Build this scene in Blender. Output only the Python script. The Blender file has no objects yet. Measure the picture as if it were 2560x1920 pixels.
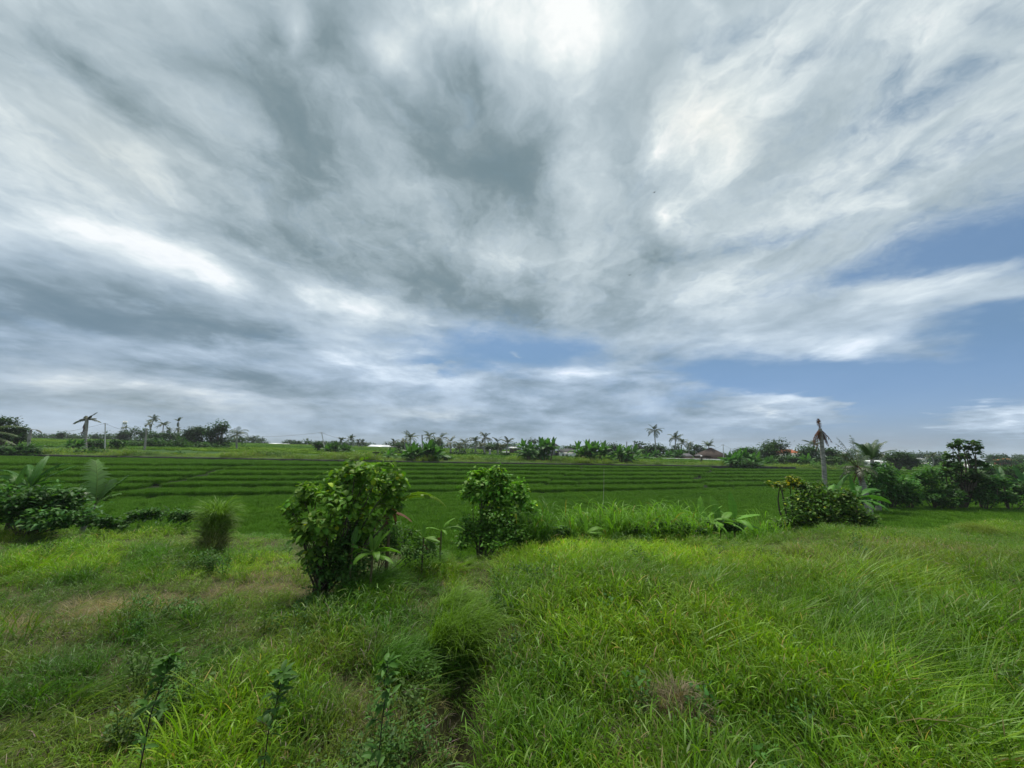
import bpy, math, random
import numpy as np
from mathutils import Vector, Matrix

R = math.radians
rng = np.random.default_rng(7)
scene = bpy.context.scene
COL = scene.collection

# ---------------------------------------------------------------- camera
F_PX = 961.0                      # focal length in pixels of the 2560 wide photo
PITCH, ROLL, CAM_Z = 9.52, 1.35, 4.5
cam_data = bpy.data.cameras.new("camera")
cam_data.sensor_width = 36.0
cam_data.lens = 36.0 * F_PX / 2560.0
cam_data.clip_start = 0.05
cam_data.clip_end = 9000.0
cam = bpy.data.objects.new("camera", cam_data)
COL.objects.link(cam)
CAM_M = Matrix.Rotation(R(90 + PITCH), 4, 'X') @ Matrix.Rotation(R(ROLL), 4, 'Z')
cam.matrix_world = Matrix.Translation((0, 0, CAM_Z)) @ CAM_M
scene.camera = cam
C3 = np.array(CAM_M.to_3x3())

def ray(px, py):
    d = C3 @ np.array([(px - 1280.0) / F_PX, (960.0 - py) / F_PX, -1.0])
    return d / np.linalg.norm(d)

def at(px, py, Y):
    d = ray(px, py)
    return np.array([0, 0, CAM_Z]) + d * (Y / d[1])

# ---------------------------------------------------------------- light and exposure
scene.view_settings.view_transform = 'Standard'
scene.view_settings.look = 'None'
scene.view_settings.exposure = 0.0
scene.view_settings.gamma = 1.0

SUN_EL, SUN_AZ = 70.0, -12.0        # degrees; azimuth from +Y towards +X
sun_data = bpy.data.lights.new("sun", 'SUN')
sun_data.energy = 5.0
sun_data.angle = R(6)
sun_data.color = (1.0, 0.955, 0.86)
sun = bpy.data.objects.new("sun", sun_data)
COL.objects.link(sun)
sd = Vector((math.sin(R(SUN_AZ)) * math.cos(R(SUN_EL)), math.cos(R(SUN_AZ)) * math.cos(R(SUN_EL)), math.sin(R(SUN_EL))))
sun.rotation_euler = sd.to_track_quat('Z', 'Y').to_euler()

# ---------------------------------------------------------------- sky (world): clear sky + broken cloud deck
K = 0.12                          # horizon offset of the cloud layer projection
world = bpy.data.worlds.new("World")
scene.world = world
world.use_nodes = True
nt = world.node_tree
nt.nodes.clear()

class NG:
    """terse node builder"""
    def __init__(s, nt): s.nt = nt
    def n(s, typ, **kw):
        nd = s.nt.nodes.new(typ)
        for k, v in kw.items(): setattr(nd, k, v)
        return nd
    def put(s, sock, v):
        if isinstance(v, bpy.types.NodeSocket): s.nt.links.new(v, sock)
        elif v is not None: sock.default_value = v
    def m(s, op, a, b=None, c=None, clamp=False):
        nd = s.n('ShaderNodeMath', operation=op, use_clamp=clamp)
        for i, v in enumerate((a, b, c)):
            if v is not None: s.put(nd.inputs[i], v)
        return nd.outputs[0]
    def v(s, op, a, b=None, sc=None):
        nd = s.n('ShaderNodeVectorMath', operation=op)
        s.put(nd.inputs[0], a)
        if b is not None: s.put(nd.inputs[1], b)
        if sc is not None: s.put(nd.inputs['Scale'], sc)
        return nd.outputs['Value'] if op in ('LENGTH', 'DOT_PRODUCT') else nd.outputs[0]
    def mix(s, f, a, b, kind='RGBA', blend='MIX'):
        nd = s.n('ShaderNodeMix', data_type=kind)
        if kind == 'RGBA':
            nd.blend_type = blend
            s.put(nd.inputs[0], f); s.put(nd.inputs[6], a); s.put(nd.inputs[7], b)
            return nd.outputs[2]
        s.put(nd.inputs[0], f); s.put(nd.inputs[2], a); s.put(nd.inputs[3], b)
        return nd.outputs[0]
    def noise(s, vec, scale, detail=4.0, rough=0.5, dist=0.0, col=False):
        nd = s.n('ShaderNodeTexNoise')
        s.put(nd.inputs['Vector'], vec)
        nd.inputs['Scale'].default_value = scale
        nd.inputs['Detail'].default_value = detail
        nd.inputs['Roughness'].default_value = rough
        nd.inputs['Distortion'].default_value = dist
        return nd.outputs['Color' if col else 'Fac']
    def remap(s, x, a, b, c=0.0, d=1.0, interp='SMOOTHSTEP'):
        nd = s.n('ShaderNodeMapRange', interpolation_type=interp)
        s.put(nd.inputs[0], x)
        for i, v in enumerate((a, b, c, d)): nd.inputs[i + 1].default_value = v
        return nd.outputs[0]

def rgb(r, g, b):
    """sRGB 0-255 -> linear rgba"""
    f = lambda c: (c / 255 / 12.92) if c / 255 <= 0.04045 else ((c / 255 + 0.055) / 1.055) ** 2.4
    return (f(r), f(g), f(b), 1.0)

def plane_of(px, py):
    d = ray(px, py)
    return np.array([d[0], d[1]]) / (max(d[2], -0.02) + K)

g = NG(nt)
geo = g.n('ShaderNodeTexCoord')
dirv = geo.outputs['Generated']
sep = g.n('ShaderNodeSeparateXYZ'); g.put(sep.inputs[0], dirv)
zc = g.m('MAXIMUM', sep.outputs['Z'], -0.02)
inv = g.m('DIVIDE', 1.0, g.m('ADD', zc, K))
cp = g.n('ShaderNodeCombineXYZ')
g.put(cp.inputs[0], g.m('MULTIPLY', sep.outputs['X'], inv))
g.put(cp.inputs[1], g.m('MULTIPLY', sep.outputs['Y'], inv))
P = cp.outputs[0]
rad = g.v('LENGTH', P)
# streaked coordinate: the deck is combed along one direction by the wind
mp = g.n('ShaderNodeMapping'); g.put(mp.inputs[0], P)
mp.inputs['Rotation'].default_value = (0, 0, R(-8)); mp.inputs['Scale'].default_value = (1.0, 0.58, 1.0)
PS = mp.outputs[0]
warp_big = g.v('SUBTRACT', g.noise(P, 2.6, 5, 0.55, col=True), (0.5, 0.5, 0.5))
amp = g.m('MULTIPLY_ADD', g.m('MULTIPLY', rad, rad), 0.05, 0.16)
PW = g.v('ADD', P, g.v('SCALE', warp_big, sc=amp))

def blob(acc, px, py, rx, ry, ang, a, kind='QUADRATIC_SPHERE', f=1.75):
    """soft elliptical cloud mass: centre, half axes and tilt given as seen, placed on the cloud layer"""
    ca, sa = math.cos(R(ang)), math.sin(R(ang))
    A = plane_of(px + rx * ca * .5, py + rx * sa * .5) - plane_of(px - rx * ca * .5, py - rx * sa * .5)
    B = plane_of(px - ry * sa * .5, py + ry * ca * .5) - plane_of(px + ry * sa * .5, py - ry * ca * .5)
    U, S, Vt = np.linalg.svd(np.array([A, B]).T * f)
    c = plane_of(px, py)
    mpn = g.n('ShaderNodeMapping', vector_type='TEXTURE'); g.put(mpn.inputs[0], PW)
    mpn.inputs['Location'].default_value = (c[0], c[1], 0)
    mpn.inputs['Rotation'].default_value = (0, 0, math.atan2(U[1, 0], U[0, 0]))
    mpn.inputs['Scale'].default_value = (S[0], S[1], 1)
    gr = g.n('ShaderNodeTexGradient', gradient_type=kind); g.put(gr.inputs[0], mpn.outputs[0])
    return g.m('MULTIPLY_ADD', gr.outputs['Fac'], a, acc)

#  px   py   rx   ry  tilt amount
SHADE = [
 (1240,400,180,150,80,-.30),(1290,470,120,90,20,-.16),(1190,180,110,150,80,-.17),(800,440,420,180,25,-.12),(900,560,420,120,14,-.06),
 (520,170,420,100,28,-.19),(760,120,260,130,45,-.12),(300,260,200,60,40,-.12),(60,80,220,90,20,-.04),
 (980,690,420,80,12,-.20),(1180,760,260,70,8,-.17),(1350,800,200,50,15,-.07),(620,590,260,60,10,-.10),
 (420,800,420,62,4,-.22),(640,830,200,34,10,-.14),(60,760,280,90,2,-.24),(120,880,260,60,2,-.10),(380,900,260,34,8,-.14),(560,940,300,30,6,-.10),
 (900,920,160,30,8,-.05),(1560,480,110,170,80,-.08),(1660,655,150,42,-6,-.17),(1450,700,160,60,0,-.08),(1500,560,130,80,0,-.05),
 (1560,800,160,60,5,-.10),(1640,900,110,50,10,-.10),(1450,960,260,22,3,-.08),(1300,1010,200,16,3,-.06),(1850,640,260,60,-10,-.05),
 (1980,760,260,60,-10,-.04),(2290,880,80,40,0,-.07),(1160,560,80,60,0,-.10),(800,780,50,18,10,-.10),(1110,820,60,16,20,-.09),
 (720,55,45,120,-22,.24),(980,130,110,90,35,.20),(1390,120,150,220,0,.20),(1130,50,120,80,0,.10),(1250,190,60,180,0,.05),
 (1640,385,40,70,20,.17),(1680,555,60,45,30,.24),(1760,300,180,120,30,.03),(420,640,190,50,14,.15),(530,700,110,40,20,.16),
 (60,420,260,200,10,.05),(360,400,260,110,20,.06),(240,580,160,40,15,.08),(1000,380,40,60,60,.05),(860,760,150,36,12,.14),
 (1080,800,170,24,14,.13),(860,900,130,44,14,.20),(770,745,60,30,0,.10),(1050,945,150,28,5,.10),(1420,935,170,16,4,.14),(1110,1035,150,16,4,.12),
 (300,960,380,22,5,.11),(560,1000,320,26,5,.09),(900,985,180,30,8,.05),(1000,870,120,20,0,.10),(1920,120,250,160,-30,.10),(2300,60,200,120,-30,.12),
 (2050,420,380,120,-12,.06),(2420,330,200,110,-20,.08),(1900,560,250,60,-10,.05),(2240,860,170,36,-8,.09),(1880,840,90,22,0,.07),
 (1380,640,120,30,0,.07),(1500,400,90,110,60,.05),(1800,460,120,110,0,.08),(700,300,700,330,20,-.015),(430,330,60,150,-60,-.10),(250,170,240,50,35,-.14),(1000,260,220,60,40,-.08),(1350,300,60,160,0,-.05),
 (1180,40,90,160,0,.12),(1500,60,200,120,0,.10),(620,640,140,40,10,.06),(150,590,200,50,8,.10),(680,90,190,140,0,-.11),(1020,330,220,140,20,-.09),(880,400,300,110,30,-.08),(1230,260,70,140,0,-.06),(1280,560,160,60,0,-.06),(1480,1040,300,30,0,.04),(1915,1022,110,50,0,.22),(2510,1050,150,50,-4,.30),(2100,870,260,70,0,.10),(1850,880,120,60,0,.06),(2330,730,240,50,-12,.08),(1900,700,400,160,-5,.03),(1750,330,160,240,15,.03),(620,60,60,120,-35,.06),(820,200,160,40,30,.07),(640,330,160,36,25,.08),(900,330,80,40,20,.06),(1040,470,70,40,30,.07),(1130,620,90,30,10,.07),(700,560,180,30,12,.05),
]
HOLE = [   # where the deck breaks and blue shows (negative = cloud again)
 (1240,880,250,62,2,1.25),(1110,905,90,26,5,.5),(1370,880,120,40,0,.6),(2480,600,330,95,-16,1.25),(2180,680,260,40,-14,.5),(2520,780,230,110,-10,1.1),
 (2150,960,520,75,-2,1.2),(1900,940,240,50,6,.9),(2500,990,320,80,0,1.1),(1650,1010,160,50,4,.35),(2000,1080,700,45,0,.5),
 (1810,90,110,45,-35,.5),(1730,120,60,40,-20,.2),(2330,225,150,50,-30,.75),(2250,190,70,30,-30,.45),(2540,25,80,50,0,.5),(2130,160,80,30,-20,.35),
 (1960,170,110,40,-10,.4),(2280,390,120,40,-40,.45),(2120,330,130,30,-20,.3),(1900,610,200,26,-14,.45),(2450,150,60,25,-30,.4),(2480,300,90,40,-20,.4),
 (2080,430,760,420,0,.18),(1500,200,200,300,0,-.3),(2300,1000,520,120,0,.9),(1800,960,160,40,0,.3),(2100,1090,600,40,0,.6),
 (2330,730,260,42,-10,-1.0),(2520,710,130,36,-14,-.8),(2130,870,280,62,2,-.9),(1915,1022,120,46,0,-2.4),(1890,1045,180,26,0,-1.2),(2510,1050,170,46,-4,-2.8),
 (2380,1070,130,12,0,-.6),(2475,962,60,13,-4,-1.2),(1085,918,34,8,0,-1.2),(1290,885,16,7,0,-1.0),(1700,960,120,30,0,-.4),(1900,1010,30,14,0,-.6),
]
sh = None
sh = g.m('ADD', 0.0, 0.0)
for b in SHADE: sh = blob(sh, *b)
ho = g.m('ADD', 0.0, 0.0)
for b in HOLE: ho = blob(ho, *b[:5], b[5] * 1.2, 'SPHERICAL', 1.45)

# near the horizon the clouds are seen from the side: noise over direction instead of over the layer
mq = g.n('ShaderNodeMapping'); g.put(mq.inputs[0], dirv); mq.inputs['Scale'].default_value = (1.0, 1.0, 3.2)
QS = mq.outputs[0]
side = g.remap(rad, 1.3, 3.2)
n_big = g.noise(PS, 1.9, 6, 0.56)
n_mid = g.noise(g.v('ADD', PS, g.v('SCALE', warp_big, sc=0.35)), 3.4, 9, 0.58)
n_mid2 = g.noise(QS, 5.5, 9, 0.58, 0.3)
n_mid = g.mix(side, n_mid, n_mid2, kind='FLOAT')
n_wisp = g.noise(g.v('ADD', PS, g.v('SCALE', warp_big, sc=0.9)), 7.0, 9, 0.62)
n_wisp2 = g.noise(QS, 9.0, 9, 0.60, 0.2)
n_wisp = g.mix(side, n_wisp, n_wisp2, kind='FLOAT')
# luminance of the cloud deck (display value, later linearised)
L = g.m('ADD', sh, 0.760)
L = g.m('MULTIPLY_ADD', g.m('SUBTRACT', n_big, 0.5), 0.20, L)
n_fin = g.mix(side, g.noise(g.v('ADD', PS, g.v('SCALE', warp_big, sc=0.4)), 12.0, 7, 0.60), g.noise(QS, 16.0, 7, 0.6, 0.3), kind='FLOAT')
L = g.m('MULTIPLY_ADD', g.m('SUBTRACT', g.remap(n_mid, .34, .66), 0.5), 0.10, L)
L = g.m('MULTIPLY_ADD', g.m('SUBTRACT', n_mid, 0.5), 0.22, L)
L = g.m('MULTIPLY_ADD', g.m('SUBTRACT', n_fin, 0.5), 0.15, L)
# the deck gets greyer and bluer towards the horizon
hz = g.remap(rad, 1.6, 5.8)
L = g.m('SUBTRACT', L, g.m('MULTIPLY', hz, 0.115))
L = g.m('MINIMUM', g.m('SMOOTH_MAX', L, 0.49, 0.12), 0.97)
cr = g.n('ShaderNodeValToRGB')
g.put(cr.inputs[0], g.remap(L, 0.45, 0.95, interp='LINEAR'))
el = cr.color_ramp.elements
el[0].position, el[0].color = 0.0, rgb(106, 130, 140)
el[1].position, el[1].color = 1.0, rgb(252, 255, 254)
for p, c in ((0.2, (130, 149, 157)), (0.42, (162, 179, 188)), (0.66, (194, 208, 215)), (0.84, (224, 234, 236))):
    e = el.new(p); e.color = rgb(*c)
cloud = cr.outputs[0]
cloud = g.mix(g.m('MULTIPLY', g.remap(rad, 1.3, 3.6), 0.95), cloud, g.mix(1.0, cloud, (0.90, 0.97, 1.13, 1), blend='MULTIPLY'))

warm = g.m('ADD', 0.0, 0.0)
for b in ((430, 1000, 620, 70, 3, 1.0), (200, 960, 300, 40, 5, .5), (1080, 1035, 160, 16, 3, .8), (1910, 1025, 70, 20, 0, .5), (1780, 330, 200, 120, 30, .35), (300, 400, 260, 120, 15, .3)): warm = blob(warm, *b)
cloud = g.mix(g.m('MINIMUM', warm, .8), cloud, g.mix(1.0, cloud, (1.13, 1.03, 0.90, 1), blend='MULTIPLY'))
skyt = g.n('ShaderNodeTexSky', sky_type='NISHITA')
skyt.sun_disc = False
skyt.sun_elevation = R(SUN_EL); skyt.sun_rotation = R(SUN_AZ)
skyt.altitude = 0; skyt.air_density = 1.0; skyt.dust_density = 1.0; skyt.ozone_density = 1.6
BG = 0.12
tr = g.n('ShaderNodeValToRGB'); g.put(tr.inputs[0], zc)
te = tr.color_ramp.elements
te[0].position, te[0].color = 0.0, (.45, .57, .92, 1)
te[1].position, te[1].color = 0.6, (.66, .80, .72, 1)
for p, c in ((.22, (.50, .63, .72, 1)), (.36, (.64, .77, .82, 1))):
    e = te.new(p); e.color = c
blue = g.mix(1.0, skyt.outputs[0], tr.outputs[0], blend='MULTIPLY')

cloud10 = g.mix(1.0, cloud, (1 / BG, 1 / BG, 1 / BG, 1), blend='MULTIPLY')
hole = g.m('ADD', ho, g.m('MULTIPLY', g.m('SUBTRACT', n_wisp, 0.5), 1.7))
cover = g.remap(hole, -0.05, 1.5, 1.0, 0.04)
final = g.mix(cover, blue, cloud10)
low = g.remap(sep.outputs['Z'], -0.03, 0.02)           # below the horizon: dull ground bounce
final = g.mix(low, (0.6, 0.9, 0.5, 1), final)
bg = g.n('ShaderNodeBackground'); g.put(bg.inputs[0], final); bg.inputs[1].default_value = BG
out = g.n('ShaderNodeOutputWorld'); g.put(out.inputs[0], bg.outputs[0])
world.cycles.sampling_method = 'MANUAL'
world.cycles.sample_map_resolution = 512

# ================================================================ helpers
def tag(o, label=None, cat=None, group=None, kind=None):
    if label: o['label'] = label
    if cat: o['category'] = cat
    if group: o['group'] = group
    if kind: o['kind'] = kind
    return o

def vnoise(x, y, seed=0):
    """smooth value noise, numpy"""
    x = np.asarray(x, float); y = np.asarray(y, float)
    xi = np.floor(x).astype(np.int64); yi = np.floor(y).astype(np.int64)
    fx = x - xi; fy = y - yi
    fx = fx * fx * (3 - 2 * fx); fy = fy * fy * (3 - 2 * fy)
    def h(a, b):
        n = (a * 374761393 + b * 668265263 + seed * 974634777) & 0xffffffff
        n = ((n ^ (n >> 13)) * 1274126177) & 0xffffffff
        return ((n ^ (n >> 16)) & 0xffff) / 65535.0
    return (h(xi, yi) * (1 - fx) + h(xi + 1, yi) * fx) * (1 - fy) + (h(xi, yi + 1) * (1 - fx) + h(xi + 1, yi + 1) * fx) * fy

def fbm(x, y, seed=0, oct=4):
    s = 0; a = .5
    for k in range(oct):
        s = s + a * vnoise(x * 2 ** k, y * 2 ** k, seed + k); a *= .5
    return s / (1 - .5 ** oct)

def sstep(a, b, x):
    t = np.clip((x - a) / (b - a), 0, 1)
    return t * t * (3 - 2 * t)

# ---- terrain height
EDGES = [40.5, 45.0, 48.5, 52.5, 57.5, 63.0]
def terr_t(x, y):
    t = y - 0.37 * x + 1.3 * (vnoise(x / 17, y / 40, 3) - .5) + 0.15 * (vnoise(x / 6, y / 11, 4) - .5)
    # two bunds run up the slope; the steps are offset across them
    t = t + 2.1 * sstep(-.5, .5, (x - (2.0 + 0.42 * (y - 40)) - 2 * (vnoise(y / 4, 0 * y, 5) - .5)) / 1.2)
    t = t - 1.7 * sstep(-.5, .5, (x - (27.0 + 0.62 * (y - 55)) - 3 * (vnoise(y / 5, 0 * y, 6) - .5)) / 1.2)
    t = t + 1.8 * sstep(-.5, .5, (-x - (30.0 + 0.2 * (y - 34)) - 2 * (vnoise(y / 3, 0 * y, 8) - .5)) / 1.2)
    return t
def wall_y(x):
    return np.where(x < 26, 70 + 0.19 * x, 75 + 0.30 * (x - 26)) + 0.5 * np.sin(x / 13.0)
def step(t, e, w=0.22):
    return sstep(e - w, e + w, t)
def bank_y(x):
    """where the near grassy bank drops to the rice"""
    xs = np.array([-40, -20, -12, -7, -4.2, -2.8, -1.5, 0, 4, 8, 12, 16, 20, 26, 34, 60])
    ys = np.array([15, 15, 14.8, 14.4, 13.6, 12.2, 11.9, 12.2, 12.4, 13.2, 15.2, 17.0, 18.6, 21.5, 24, 30])
    return np.interp(x, xs, ys) + 0.9 * (fbm(x / 3, x * 0 + .5, 11, 3) - .5)
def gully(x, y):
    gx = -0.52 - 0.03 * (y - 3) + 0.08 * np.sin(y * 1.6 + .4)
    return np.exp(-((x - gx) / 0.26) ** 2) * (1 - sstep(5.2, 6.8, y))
def height(x, y):
    x = np.asarray(x, float); y = np.asarray(y, float)
    t = terr_t(x, y)
    h = 0 * x
    for e in EDGES: h = h + 0.24 * step(t, e)
    h = h + 0.06 * step(t, 35.5 + 3 * np.sin(x / 25.0))
    wy = wall_y(x)
    beyond = sstep(-0.12, 0.12, y - wy)
    rise = y - wy
    hb = 2.00 + 0.22 * sstep(0, 3.5, rise) + 0.16 * (fbm(x / 4, y / 4, 21, 3) - .5) * sstep(0.3, 2, rise) * (1 - sstep(6, 9, rise))
    for e, a in ((9, .10), (16, .12), (24, .13), (33, .12), (44, .13), (57, .14), (72, .14), (90, .14), (112, .14), (138, .14)):
        hb = hb + a * step(rise + 3 * (vnoise(x / 30, y / 60, 40) - .5), e, .5)
    hb = hb + 0.5 * sstep(-60, -200, x) * sstep(20, 80, rise)
    hb = hb - 0.9 * sstep(40, 90, x)
    h = h * (1 - beyond) + hb * beyond
    h = np.where(y > 330, np.minimum(h, 3.0), h)
    h = h - 3.5 * sstep(260, 700, y)
    # near bank
    near = 1.22 + 0.34 * sstep(-0.6, 2.6, x) * sstep(-2, 4, y) + 0.10 * np.exp(-((x - 1.3) / 1.6) ** 2 - ((y - 8) / 3.5) ** 2)
    near = near + 0.22 * np.exp(-((x - 14) / 4) ** 2 - ((y - 14) / 3) ** 2)
    near = near - 0.75 * sstep(9, 22, x) * sstep(9, 18, y) - 0.12 * sstep(-2, -5, x) * sstep(6, 9, y)
    near = near + 0.34 * (fbm(x / 2.6, y / 2.6, 31, 4) - .5) + 0.10 * (fbm(x / .8, y / .8, 32, 3) - .5)
    near = near - 0.65 * gully(x, y)
    w = 1 - sstep(0, 3.2, y - bank_y(x))
    h = h * (1 - w) + near * w
    return h

def hz1(x, y): return float(height(np.array([x]), np.array([y]))[0])

def ground_at(px, py, lo=2.0, hi=400.0):
    """where the sight line through a pixel meets the terrain"""
    d = ray(px, py)
    ys = np.exp(np.linspace(math.log(lo), math.log(hi), 1500))
    X = d[0] / d[1] * ys; Z = CAM_Z + d[2] / d[1] * ys
    below = Z <= height(X, ys)
    i = int(np.argmax(below)) if below.any() else len(ys) - 1
    return np.array([X[i], ys[i], hz1(X[i], ys[i])])

def foot(px, Y):
    """ground point on the vertical plane world-y = Y below picture column px (at horizon height)"""
    d = ray(px, 1091 + 0.0235 * px + 40)
    X = d[0] / d[1] * Y
    return np.array([X, Y, hz1(X, Y)])

# ---- materials
MATS = {}
def attr_node(G, name, kind='GEOMETRY'):
    a = G.n('ShaderNodeAttribute', attribute_type=kind); a.attribute_name = name
    return a
def leafy(name, color, trans=0.35, rough=0.5, spec=0.35, inst=False, var=0.25, vscale=1.5, tcol=(1.15, 1.25, 0.5)):
    """leaf / blade: face colour * blade colour attribute, a share of light shines through"""
    if name in MATS: return MATS[name]
    m = bpy.data.materials.new(name); m.use_nodes = True; MATS[name] = m
    nt = m.node_tree; nt.nodes.clear(); G = NG(nt)
    base = color
    c = (color[0], color[1], color[2], 1)
    vc = attr_node(G, 'vc').outputs['Color']
    col = G.mix(1.0, c, vc, blend='MULTIPLY')
    if inst:
        col = G.mix(1.0, col, attr_node(G, 'tint', 'INSTANCER').outputs['Color'], blend='MULTIPLY')
    tc = G.n('ShaderNodeNewGeometry')
    nz = G.noise(tc.outputs['Position'], vscale, 3, .6)
    col = G.mix(1.0, col, G.mix(nz, (1 - var * 1.6,) * 3 + (1,), (1 + var * 1.6,) * 3 + (1,)), blend='MULTIPLY')
    p = G.n('ShaderNodeBsdfPrincipled')
    G.put(p.inputs['Base Color'], col); p.inputs['Roughness'].default_value = rough
    p.inputs['Specular IOR Level'].default_value = spec
    tr = G.n('ShaderNodeBsdfTranslucent')
    G.put(tr.inputs[0], G.mix(1.0, col, tcol + (1,), blend='MULTIPLY'))
    ms = G.n('ShaderNodeMixShader'); ms.inputs[0].default_value = trans
    G.put(ms.inputs[1], p.outputs[0]); G.put(ms.inputs[2], tr.outputs[0])
    o = G.n('ShaderNodeOutputMaterial'); G.put(o.inputs[0], ms.outputs[0])
    return m

def solid(name, color, rough=0.8, spec=0.2, var=0.2, vscale=3.0, detail=5, bump=0.0, bscale=20.0, color2=None, metal=0.0, stretch=(1, 1, 1)):
    if name in MATS: return MATS[name]
    m = bpy.data.materials.new(name); m.use_nodes = True; MATS[name] = m
    nt = m.node_tree; nt.nodes.clear(); G = NG(nt)
    tc = G.n('ShaderNodeTexCoord')
    mpn = G.n('ShaderNodeMapping'); G.put(mpn.inputs[0], tc.outputs['Object']); mpn.inputs['Scale'].default_value = stretch
    nz = G.noise(mpn.outputs[0], vscale, detail, .6)
    f = G.remap(nz, .3, .7)
    a = tuple(c * (1 - var) for c in color) + (1,)
    b = (tuple(color2) if color2 else tuple(min(1, c * (1 + var)) for c in color)) + (1,)
    col = G.mix(f, a, b)
    p = G.n('ShaderNodeBsdfPrincipled'); G.put(p.inputs['Base Color'], col)
    p.inputs['Roughness'].default_value = rough; p.inputs['Specular IOR Level'].default_value = spec; p.inputs['Metallic'].default_value = metal
    if bump:
        bn = G.n('ShaderNodeBump'); bn.inputs['Strength'].default_value = bump; bn.inputs['Distance'].default_value = .02
        G.put(bn.inputs['Height'], G.noise(mpn.outputs[0], bscale, 4, .6)); G.put(p.inputs['Normal'], bn.outputs[0])
    o = G.n('ShaderNodeOutputMaterial'); G.put(o.inputs[0], p.outputs[0])
    return m

# ---- mesh building
class MB:
    """collects vertices and faces (quads or triangles), with a colour per vertex"""
    def __init__(s): s.V = []; s.F = []; s.S = []; s.C = []; s.n = 0
    def add(s, verts, faces, col=(1, 1, 1)):
        verts = np.asarray(verts, float).reshape(-1, 3); faces = np.asarray(faces, np.int64)
        k = len(verts)
        c = np.asarray(col, float)
        if c.ndim == 1: c = np.tile(c, (k, 1))
        s.V.append(verts); s.C.append(c)
        s.F.append((faces + s.n)); s.n += k
    def quads_grid(s, grid, col=(1, 1, 1)):
        """grid: (..., rows, cols, 3) -> quad strips"""
        g_ = np.asarray(grid, float)
        rws, cls = g_.shape[-3], g_.shape[-2]
        N = int(np.prod(g_.shape[:-3])) if g_.ndim > 3 else 1
        g_ = g_.reshape(N, rws * cls, 3)
        i = np.arange(rws - 1)[:, None] * cls + np.arange(cls - 1)[None, :]
        q = np.stack([i, i + 1, i + cls + 1, i + cls], -1).reshape(-1, 4)
        F = (q[None] + (np.arange(N) * rws * cls)[:, None, None]).reshape(-1, 4)
        c = np.asarray(col, float)
        if c.ndim == 2 and len(c) == N: c = np.repeat(c, rws * cls, 0)
        s.add(g_.reshape(-1, 3), F, c)
    def tube(s, pts, rad, seg=8, col=(1, 1, 1), cap=True):
        pts = np.asarray(pts, float); rad = np.broadcast_to(np.asarray(rad, float), (len(pts),))
        T = np.gradient(pts, axis=0); T /= np.linalg.norm(T, axis=1)[:, None] + 1e-9
        up = np.array([0, 0, 1.0]) if abs(T[0][2]) < .9 else np.array([1.0, 0, 0])
        A = np.cross(T, up); A /= np.linalg.norm(A, axis=1)[:, None] + 1e-9
        B = np.cross(T, A)
        th = np.linspace(0, 2 * np.pi, seg + 1)
        ring = pts[:, None] + rad[:, None, None] * (A[:, None] * np.cos(th)[None, :, None] + B[:, None] * np.sin(th)[None, :, None])
        s.quads_grid(ring, col)
        if cap:
            base = s.n
            s.add(np.vstack([ring[-1, :-1], pts[-1:] + T[-1] * rad[-1] * .3]), [[i, (i + 1) % seg, seg] + [seg] for i in range(seg)], col)
    def box(s, c, size, rz=0, col=(1, 1, 1)):
        c = np.asarray(c, float); hx, hy, hz_ = np.asarray(size, float) / 2
        v = np.array([[sx * hx, sy * hy, sz * hz_] for sz in (-1, 1) for sy in (-1, 1) for sx in (-1, 1)])
        cr_, sr = math.cos(rz), math.sin(rz)
        v = v @ np.array([[cr_, sr, 0], [-sr, cr_, 0], [0, 0, 1]]) + c
        s.add(v, [[0, 2, 3, 1], [4, 5, 7, 6], [0, 1, 5, 4], [2, 6, 7, 3], [0, 4, 6, 2], [1, 3, 7, 5]], col)
    def build(s, name, mat, parent=None, smooth=True, loc=None):
        me = bpy.data.meshes.new(name)
        V = np.vstack(s.V); C = np.vstack(s.C)
        if loc is not None: V = V - np.asarray(loc)
        loops = []; counts = []
        for F in s.F:
            tri = F[:, 2] == F[:, 3]
            if tri.any():
                loops.append(F[tri][:, :3].ravel()); counts.append(np.full(tri.sum(), 3))
                F = F[~tri]
            if len(F): loops.append(F.ravel()); counts.append(np.full(len(F), 4))
        loops = np.concatenate(loops); counts = np.concatenate(counts)
        me.vertices.add(len(V)); me.vertices.foreach_set('co', V.astype(np.float32).ravel())
        me.loops.add(len(loops)); me.loops.foreach_set('vertex_index', loops.astype(np.int32))
        me.polygons.add(len(counts))
        st = np.concatenate([[0], np.cumsum(counts)[:-1]])
        me.polygons.foreach_set('loop_start', st.astype(np.int32)); me.polygons.foreach_set('loop_total', counts.astype(np.int32))
        if smooth: me.polygons.foreach_set('use_smooth', np.ones(len(counts), bool))
        a = me.color_attributes.new('vc', 'FLOAT_COLOR', 'POINT')
        a.data.foreach_set('color', np.hstack([C, np.ones((len(C), 1))]).astype(np.float32).ravel())
        me.update(calc_edges=True); me.validate()
        me.materials.append(mat)
        o = bpy.data.objects.new(name, me); COL.objects.link(o)
        if loc is not None and parent is None: o.location = loc
        if parent is not None: o.parent = parent
        return o

def thing(name, label, cat, loc, group=None):
    o = bpy.data.objects.new(name, None); COL.objects.link(o)
    o.location = loc; o.empty_display_size = .3
    tag(o, label, cat, group)
    return o

def norm(v): return v / (np.linalg.norm(v, axis=-1, keepdims=True) + 1e-9)

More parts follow.
